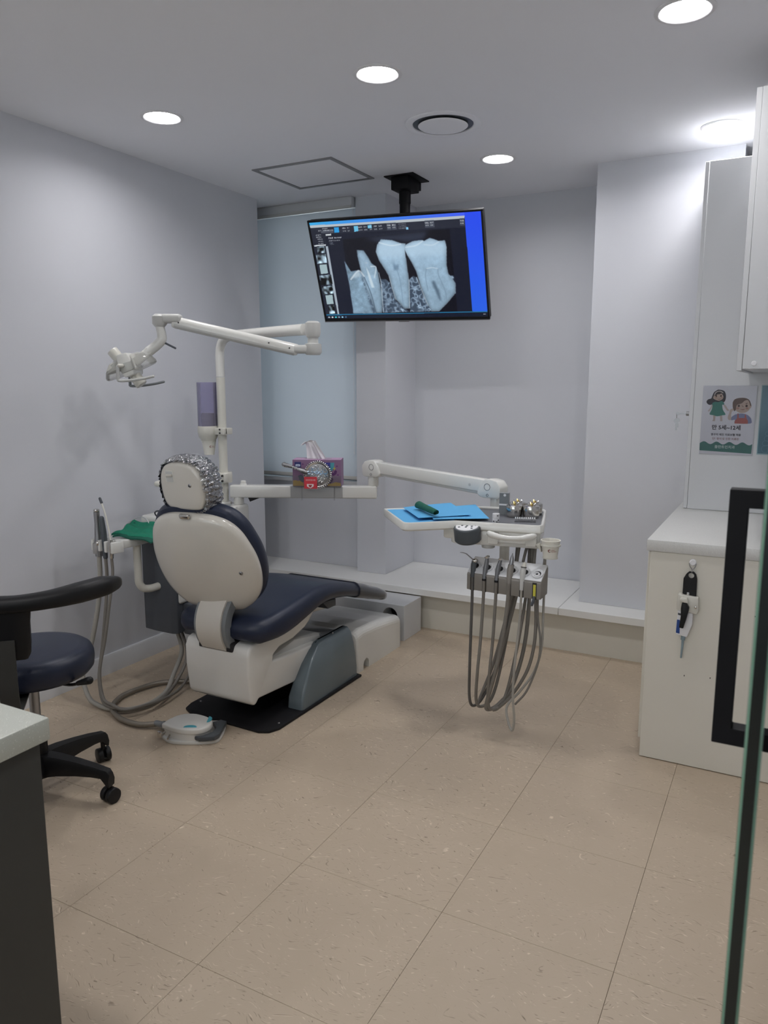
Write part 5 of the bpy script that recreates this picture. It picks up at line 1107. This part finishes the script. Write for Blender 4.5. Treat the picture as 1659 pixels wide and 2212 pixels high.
# curved back / elbow rest: arc about the seat
ba = [R(x) for x in (14, 4, -10, -25, -42, -60, -78, -95)]
rad = [.335, .335, .328, .315, .302, .298, .305, .315]; bz_ = [.772, .775, .772, .765, .760, .762, .768, .772]; hz2 = [.022, .030, .030, .026, .024, .025, .028, .026]; wz2 = [.022, .034, .036, .032, .030, .030, .033, .03]
pa_ = spline([(a, r_, z) for a, r_, z in zip(ba, rad, bz_)], 5); hh_ = np.interp(np.linspace(0, 7, len(pa_)), range(8), hz2); ww_ = np.interp(np.linspace(0, 7, len(pa_)), range(8), wz2); rs = []
for (a, r_, z), h_, w_ in zip(pa_, hh_, ww_):
    d = A(math.cos(a), math.sin(a), 0); ring = []
    for t in np.linspace(0, 2 * math.pi, 20, endpoint=False):
        c_, s_ = math.cos(t), math.sin(t); ring.append(A(SX, SY, z) + d * (r_ + w_ * np.sign(c_) * abs(c_) ** .7) + A(0, 0, h_ * np.sign(s_) * abs(s_) ** .7))
    rs.append(ring)
def shrink(r_, k, off): c_ = np.mean(r_, 0); return [c_ + (p - c_) * k + off for p in r_]
t0 = nrm(np.mean(rs[0], 0) - np.mean(rs[1], 0)); t1 = nrm(np.mean(rs[-1], 0) - np.mean(rs[-2], 0))
rs = [shrink(rs[0], .35, t0 * .022), shrink(rs[0], .75, t0 * .016)] + rs + [shrink(rs[-1], .75, t1 * .016), shrink(rs[-1], .35, t1 * .022)]
obj('back_bar', MB().rings(rs), M_['black'], so_, sharp=70)
ap_ = R(-44); dp = A(math.cos(ap_), math.sin(ap_), 0); np_ = A(-dp[1], dp[0], 0); rs = []
for z, r_, w_, th in ((.775, .30, .085, .018), (.752, .30, .062, .018), (.735, .299, .05, .018), (.70, .297, .046, .018), (.64, .295, .045, .018), (.605, .294, .042, .017), (.59, .293, .034, .015)):
    c_ = A(SX, SY, z) + dp * r_; rs.append([c_ + np_ * w_ + dp * th * .6, c_ + np_ * w_ * .8 + dp * th, c_ - np_ * w_ * .8 + dp * th, c_ - np_ * w_ + dp * th * .6, c_ - np_ * w_ - dp * th * .6, c_ - np_ * w_ * .8 - dp * th, c_ + np_ * w_ * .8 - dp * th, c_ + np_ * w_ - dp * th * .6])
obj('back_post', MB().rings(rs), M_['black'], so_, sharp=50)
bp_ = spline([A(SX, SY, .655) + dp * .318, A(SX, SY, .56) + dp * .318, A(SX, SY, .46) + dp * .312, A(SX, SY, .418) + dp * .27, A(SX, SY, .412) + dp * .05], 5); rs = []
for i, p in enumerate(bp_):
    t = nrm(bp_[min(i + 1, len(bp_) - 1)] - bp_[max(i - 1, 0)]); n = np.cross(t, np_); off = -np_ * .022
    rs.append([p + off + np_ * .026 + n * .003, p + off - np_ * .026 + n * .003, p + off - np_ * .026 - n * .003, p + off + np_ * .026 - n * .003])
obj('back_bracket', MB().rings(rs), M_['dkgrey'], so_)

# ================================================================== foreground counter (left)
fc = thing('side_counter', 'dark grey cabinet with cream speckled top in the left foreground', 'counter', (1.2, .45, 0))
obj('worktop', MB().box((.60, .05, .80), (1.790, .804, .841), .004, 2), M_['stone2'], fc)
obj('carcass', MB().box((.62, .07, .05), (1.766, .782, .80)), M_['dkgrey'], fc)
obj('plinth', MB().box((.66, .10, 0), (1.74, .76, .05)), M_['black'], fc)
obj('end_panel', MB().box((1.7665, .075, .004), (1.778, .790, .7985), .001, 1), M_['dkgrey'], fc)

# ================================================================== right side: base cabinet, worktop, panel, wall cabinet
bc = thing('base_cabinet', 'white base cabinet end panel with hooks under the speckled worktop', 'cabinet', (2.75, 3.4, 0))
obj('carcass', MB().box((2.452, 2.862, .06), (3.055, 3.86, .795)), M_['lamw'], bc)
obj('end_panel', MB().box((2.446, 2.842, .003), (3.055, 2.861, .798), .001, 1), M_['lamw'], bc)
obj('plinth', MB().box((2.48, 2.87, 0), (3.055, 3.86, .06)), M_['lamw'], bc)
for k in range(2):
    d_ = obj('door', MB().box((2.434, 2.866 + .497 * k, .065), (2.4515, 3.359 + .497 * k, .79), .001, 1), M_['lamw'], bc)
    obj('handle', MB().box((2.426, 3.25 + .497 * k - .38 * k, .70), (2.434, 3.33 + .497 * k - .38 * k, .715), .002), M_['dsteel'], d_)
for x, z in ((2.585, .345), (2.672, .352), (2.80, .60)): obj('chip_mark', MB().box((x, 2.8415, z), (x + .003, 2.842, z + .005)), M_['slot'], bc)
solo('worktop', MB().box((2.431, 2.836, .799), (3.055, 3.98, .841), .003, 2), M_['stone'], 'white speckled worktop slab on the right-hand base cabinet', 'worktop')
tcb = thing('tall_cabinet', 'tall white cabinet standing on the back of the right worktop', 'cabinet', (2.75, 3.8, .8415))
obj('carcass', MB().box((2.474, 3.640, .8415), (3.055, 3.975, 2.320), .0015, 1), M_['lam'], tcb)
obj('door', MB().box((2.457, 3.641, .8435), (2.4735, 3.974, 2.319), .001, 1), M_['lam'], tcb)
wc = thing('wall_cabinet', 'white wall cabinet hanging at the right edge above the worktop', 'cabinet', (2.87, 3.3, 1.445))
obj('carcass', MB().box((2.700, 2.842, 1.445), (3.055, 3.638, 2.321), .0015, 1), M_['lam'], wc)
for k in range(2): obj('door', MB().box((2.6825, 2.842 + .40 * k, 1.440), (2.6995, 3.238 + .40 * k, 2.320), .001, 1), M_['lam'], wc)
obj('cam_cover', MB().lathe([(0, .0012), (.007, .0012), (.0085, 0), (.0085, -.001)], 18, frame((2.735, 2.842, 1.463), (0, -1, 0))), M_['paper'], wc)
# lock with keys on the panel's edge
ky = thing('key_set', 'small keys hanging from a lock on the tall white cabinet', 'keys', (2.446, 3.675, 1.24))
obj('lock_cylinder', MB().cyl((2.458, 3.675, 1.265), (2.441, 3.675, 1.265), .010, 18, .002), M_['dsteel'], ky)
obj('inserted_key', MB().box((2.411, 3.674, 1.262), (2.442, 3.676, 1.268)).cyl((2.406, 3.673, 1.265), (2.406, 3.677, 1.265), .008, 14), M_['dsteel'], ky)
obj('key_ring', MB().tube([(2.402 + .0, 3.675 + .008 * math.cos(a), 1.253 + .009 * math.sin(a)) for a in np.linspace(0, 6.283, 18)], .0009, 6), M_['steel'], ky)
obj('hanging_key', MB().cyl((2.402, 3.6735, 1.232), (2.402, 3.6765, 1.232), .011, 16).box((2.398, 3.674, 1.19), (2.406, 3.676, 1.224)), M_['dsteel'], ky)
obj('hanging_key', MB().cyl((2.409, 3.670, 1.235), (2.409, 3.6725, 1.235), .009, 16).box((2.406, 3.6705, 1.203), (2.412, 3.672, 1.23)), M_['dsteel'], ky)

# poster with two drawn children
po = thing('poster', 'white poster of two drawn children with Korean text and green wave', 'poster', (2.615, 3.637, 1.093))
PZ0, PZ1, PX0, PX1 = 1.093, 1.389, 2.5105, 2.7185
obj('sheet', MB().box((PX0 - .001, 3.6385, PZ0), (PX1 + .003, 3.6397, PZ1)), mat('poster_paper', (.76, .755, .82), .35, var=.02, coat=.3), po)
def pp(zx, zy):
    xl = 285 + (1640 - zy) * .066; return (PX0 + (zx - xl) / 1030 * (PX1 - PX0), PZ0 + .006 + (1675 - zy) / 1375 * (PZ1 - PZ0 - .006))
MPo = np.eye(4); MPo[:3, 0] = (1, 0, 0); MPo[:3, 1] = (0, 0, 1); MPo[:3, 2] = (0, -1, 0); MPo[:3, 3] = (0, 3.6385, 0)
LV = [0.0]
def art(nm, pts_, col, smooth=True):
    P_ = [pp(*q) for q in pts_]
    if smooth: P3 = spline([(*q, 0) for q in P_ + P_[:1]], 4)[:-1]; P_ = [(q[0], q[1]) for q in P3]
    LV[0] += .00003; return obj(nm, MB().prism(P_, LV[0], LV[0] + .00006, MPo), flat(*col), po)
def dot(nm, zx, zy, r_, col, ry=None):
    c_ = pp(zx, zy); s_ = (PX1 - PX0) / 1030; LV[0] += .00003; return obj(nm, MB().prism(ell(c_[0], c_[1], r_ * s_, (ry or r_) * s_, 0, 16), LV[0], LV[0] + .00006, MPo), flat(*col), po)
wave = [(x, 1475 + 28 * math.sin((x - 290) / 255 * 2 * math.pi + 2.6)) for x in range(290, 1345, 24)]
art('wave_band', wave + [(1332, 1478), (1312, 1675), (285, 1640)], (64, 128, 122), False)
DK, SK, GR, BR, BL, CO = (48, 46, 58), (206, 184, 172), (62, 142, 130), (116, 92, 82), (146, 152, 188), (190, 106, 100)
art('girl_hair', [(660, 378), (740, 390), (790, 420), (812, 490), (805, 580), (770, 635), (690, 640), (600, 640), (540, 680), (480, 692), (430, 650), (432, 610), (470, 575), (520, 560), (545, 500), (580, 430)], DK)
art('girl_face', [(610, 470), (670, 440), (730, 460), (762, 520), (745, 570), (680, 605), (610, 590), (560, 555), (575, 505)], SK)
art('girl_fringe', [(600, 470), (640, 430), (700, 420), (735, 440), (700, 470), (640, 480), (590, 515)], (62, 52, 52))
art('girl_headband', [(580, 490), (600, 440), (660, 405), (720, 410), (762, 440), (750, 450), (710, 425), (660, 422), (615, 450), (592, 495)], (214, 204, 202))
for x in (622, 715): dot('girl_eye', x, 508, 17, (92, 66, 52), 22)
for x in (615, 735): dot('girl_cheek', x, 545, 22, (196, 160, 140), 16)
art('girl_mouth', [(635, 558), (665, 572), (700, 566), (720, 550), (700, 574), (665, 580)], (150, 100, 90))
for pts_ in ([(530, 690), (548, 695), (520, 770), (480, 825), (455, 815), (500, 760)], [(760, 690), (800, 690), (850, 770), (875, 790), (860, 815), (820, 790)], [(560, 900), (605, 900), (600, 1000), (590, 1025), (540, 1020), (560, 990)], [(690, 900), (735, 900), (745, 1005), (740, 1022), (700, 1020), (700, 990)]): art('girl_limb', pts_, (202, 188, 184))
art('girl_dress', [(600, 625), (660, 632), (730, 612), (778, 655), (770, 690), (742, 690), (755, 790), (806, 885), (730, 905), (640, 925), (570, 905), (488, 885), (530, 790), (548, 700), (535, 690), (550, 650)], GR)
art('boy_ear', [(1285, 690), (1310, 700), (1300, 740), (1275, 750)], SK)
art('boy_face', [(1020, 640), (1120, 600), (1230, 590), (1285, 660), (1280, 760), (1210, 830), (1110, 850), (1030, 820), (990, 760), (1000, 690)], SK)
art('boy_hair', [(945, 640), (980, 580), (1060, 548), (1180, 545), (1260, 580), (1295, 650), (1305, 700), (1285, 700), (1270, 640), (1240, 590), (1180, 600), (1120, 655), (1030, 690), (1005, 790), (975, 810), (948, 740)], BR)
for x in (1065, 1215): dot('boy_eye', x, 706, 23, (84, 62, 56), 26)
for x in (1045, 1225): dot('boy_cheek', x, 755, 30, (190, 148, 134), 22)
art('boy_nose', [(1120, 680), (1135, 710), (1155, 712), (1150, 735), (1143, 722), (1126, 714)], (120, 90, 80), False)
art('boy_mouth', [(1085, 768), (1130, 778), (1180, 765), (1160, 785), (1120, 788)], (150, 100, 90))
art('boy_brow', [(1195, 655), (1235, 645), (1238, 656), (1198, 668)], (110, 84, 76), False)
art('boy_arm', [(890, 790), (940, 760), (965, 790), (930, 830), (915, 920), (945, 950), (900, 1000), (858, 980), (850, 930), (880, 850)], (204, 188, 180))
art('boy_shirt', [(1000, 880), (1110, 860), (1220, 880), (1290, 940), (1310, 985), (1290, 1060), (1000, 1060), (990, 990), (920, 1000), (930, 930)], BL)
art('boy_overall', [(1040, 860), (1060, 860), (1065, 950), (1180, 950), (1185, 872), (1205, 880), (1215, 955), (1245, 1010), (1240, 1066), (980, 1066), (990, 1010), (1035, 955)], CO, False)
def ptext(body, zx, zy, size, col, bold=0):
    LV[0] += .00003; Mt = MPo.copy(); x_, z_ = pp(zx, zy); Mt[:3, 3] = (x_, 3.6385 - LV[0] - .0001, z_); text('lettering', body, size, flat(*col), po, Mt, bold=bold)
ptext('만 5세~12세', 820, 1158, .0228, (44, 42, 58), .0006)
ptext('영구치 레진 의료보험 적용', 812, 1302, .011, (52, 50, 66), .0003)
ptext("단! '충치'로 인한 치료만", 806, 1388, .011, (136, 70, 82), .0001)
ptext('플란트인치과', 790, 1558, .0149, (206, 226, 224), .0002)
obj('clear_sleeve', MB().box((PX0 - .002, 3.6372, PZ0 - .002), (PX1 + .006, 3.6374, PZ1 + .002)), thin_clear('sleeve', (.995, .995, 1.0), .0, .12), po)
p2 = thing('poster', 'teal blue poster cut off by the right picture edge', 'poster', (2.85, 3.637, 1.09))
obj('sheet', MB().box((2.7385, 3.6385, 1.097), (2.950, 3.6397, 1.391)), flat(150, 178, 184), p2)
obj('print', MB().box((2.742, 3.6378, 1.102), (2.9465, 3.6385, 1.388)), mat('teal_print', srgb(74, 112, 128), .4, var=.22, scale=9, coat=.3), p2)
for k, (x, z, r_) in enumerate(((2.772, 1.122, .016), (2.770, 1.146, .012), (2.775, 1.167, .011), (2.775, 1.187, .009), (2.80, 1.12, .02), (2.83, 1.15, .025))):
    obj('bubble', MB().lathe([(r_ - .0008, 0), (r_ - .0008, .0004), (r_, .0004), (r_, 0)], 24, frame((x, 3.6377, z), (0, -1, 0))), flat(120, 160, 178), p2)

# impression gun hanging from a hook on the cabinet end panel
gz = lambda zx, zy: (2.590 + (zx + (zy - 300) * .055 - 484) * .0002, .771 - (zy - 300) * .0002)
MG = np.eye(4); MG[:3, 0] = (1, 0, 0); MG[:3, 1] = (0, 0, 1); MG[:3, 2] = (0, -1, 0); MG[:3, 3] = (0, 2.842, 0)
hk = thing('wall_hook', 'round white stick-on hook above the hanging mixing gun', 'hook', (2.590, 2.84, .77))
obj('disc', MB().lathe([(0, .005), (.009, .005), (.0115, .003), (.012, 0)], 24, frame((2.590, 2.842, .771), (0, -1, 0))), M_['paper'], hk)
obj('wire_fork', MB().tube(spline([(2.578, 2.838, .768), (2.582, 2.836, .756), (2.589, 2.834, .747), (2.590, 2.826, .738), (2.590, 2.822, .742)], 4), .0012, 8).tube(spline([(2.602, 2.838, .768), (2.598, 2.836, .756), (2.591, 2.834, .747)], 4), .0012, 8), M_['dsteel'], hk)
gn = thing('mixing_gun', 'black and white impression mixing gun hanging on the cabinet', 'mixing gun', (2.59, 2.83, .41))
def gp(nm, pts_, d0, d1, m, bev=.0015): return obj(nm, MB().prism([gz(*q) for q in pts_], d0, d1, MG, bev, 2), m, gn)
strap = gp('hanging_strap', [(430, 455), (505, 455), (545, 500), (562, 590), (545, 920), (315, 920), (335, 590), (385, 500)], .006, .013, M_['black'])
hx_, hz3 = gz(463, 530); boolcut(strap, MB().cyl((hx_, 2.80, hz3), (hx_, 2.86, hz3), .0098, 24))
gp('body_block', [(262, 860), (320, 862), (330, 880), (590, 900), (590, 1150), (560, 1200), (430, 1180), (232, 1160), (245, 900)], .002, .030, M_['ivory'], .003)
gp('top_ridge', [(290, 935), (330, 900), (420, 905), (435, 1000), (290, 990)], .028, .045, M_['ivory'], .003)
gp('trigger', [(330, 1000), (400, 1000), (450, 1080), (430, 1180), (400, 1300), (350, 1475), (280, 1465), (310, 1250), (310, 1100)], .028, .044, M_['black'], .003)
gp('cartridge', [(250, 1165), (500, 1200), (490, 1420), (400, 1655), (215, 1630)], .004, .022, M_['paper'], .003)
gp('blue_label', [(236, 1350), (285, 1350), (280, 1605), (217, 1595)], .0215, .0228, flat(34, 70, 140), .0002)
gp('black_marks', [(252, 1220), (300, 1230), (298, 1268), (250, 1258)], .0215, .0225, M_['graphite'], .0002)
obj('plunger', MB().cyl((gz(415, 830)[0], 2.826, gz(415, 830)[1]), (gz(415, 890)[0], 2.826, gz(415, 890)[1]), .005, 14, .001), M_['chrome'], gn)
obj('lock_pin', MB().cyl((gz(550, 1070)[0], 2.813, gz(550, 1070)[1]), (gz(550, 1070)[0], 2.806, gz(550, 1070)[1]), .004, 12, .001), M_['steel'], gn)
q1, q2 = gz(338, 1660), gz(300, 2060)
obj('mixing_tip', MB().tube([(q1[0], 2.829, q1[1]), (q1[0] - .001, 2.829, q1[1] - .013), (q1[0] - .001, 2.829, q1[1] - .0135), (q1[0] - .001, 2.829, q1[1] - .03), (q2[0], 2.829, q2[1])], [.0078, .0078, .0045, .0042, .0030], 14, round_ends=True), thin_clear('mixing_tip_plastic', (.55, .68, .74), .45, .2), gn)
wk = thing('wall_hook', 'white stick-on hook half hidden behind the black door handle', 'hook', (2.705, 2.84, .57))
obj('plate', MB().box((2.693, 2.833, .580), (2.722, 2.842, .632), .003, 2), M_['paper'], wk)
obj('hook_arm', MB().tube(spline([(2.707, 2.836, .60), (2.707, 2.826, .588), (2.707, 2.818, .590), (2.707, 2.816, .602)], 4), .0035, 10, round_ends=True), M_['paper'], wk)

# ================================================================== open glass door in the foreground
gd = thing('glass_door', 'frameless glass door standing open at right, seen along its edge', 'glass door', (2.85, .95, 0))
GX0, GX1, GY0, GY1 = 2.8455, 2.8562, .520, 1.36
obj('pane', MB().box((GX0, GY0 + .0015, .012), (GX1, GY1, 2.20)), M_['glass'], gd)
ge = obj('polished_edge', MB().prism([(GX0, GY0 + .0022), (GX0 + .0016, GY0), (GX1 - .0016, GY0), (GX1, GY0 + .0022)], .012, 2.20), M_['gedge'], gd)
obj('edge_core', MB().box((GX0 + .0018, GY0 - .0004, .012), (GX1 - .0018, GY0 + .001, 2.20)), M_['gcore'], gd)
for z in (.012, 2.11): obj('pivot_patch', MB().box((GX0 - .008, GY1 - .16, z), (GX1 + .008, GY1, z + .09), .002), M_['dsteel'], gd)
hx0, hx1 = 2.8045, GX0; hy0, hy1 = .888, .910; hz0, hz1 = .9945, 1.2835; bw_ = .0195
def u_bar(xo, xi):   # square U: grip bar at xo, two arms to the glass at xi
    sg = 1 if xi > xo else -1; q = xo + sg * bw_
    return MB().prism([(xo, hz0), (xi, hz0), (xi, hz0 + .0195), (q, hz0 + .0195), (q, hz1 - .0195), (xi, hz1 - .0195), (xi, hz1), (xo, hz1)], -hy1, -hy0, frame((0, 0, 0), (0, -1, 0), (1, 0, 0)), .0008, 1)
hnd = u_bar(hx0, hx1)
obj('pull_handle', hnd, M_['blackm'], gd, label='square black metal pull handle')
hnd2 = u_bar(GX1 + .04, GX1)
obj('pull_handle', hnd2, M_['blackm'], gd)
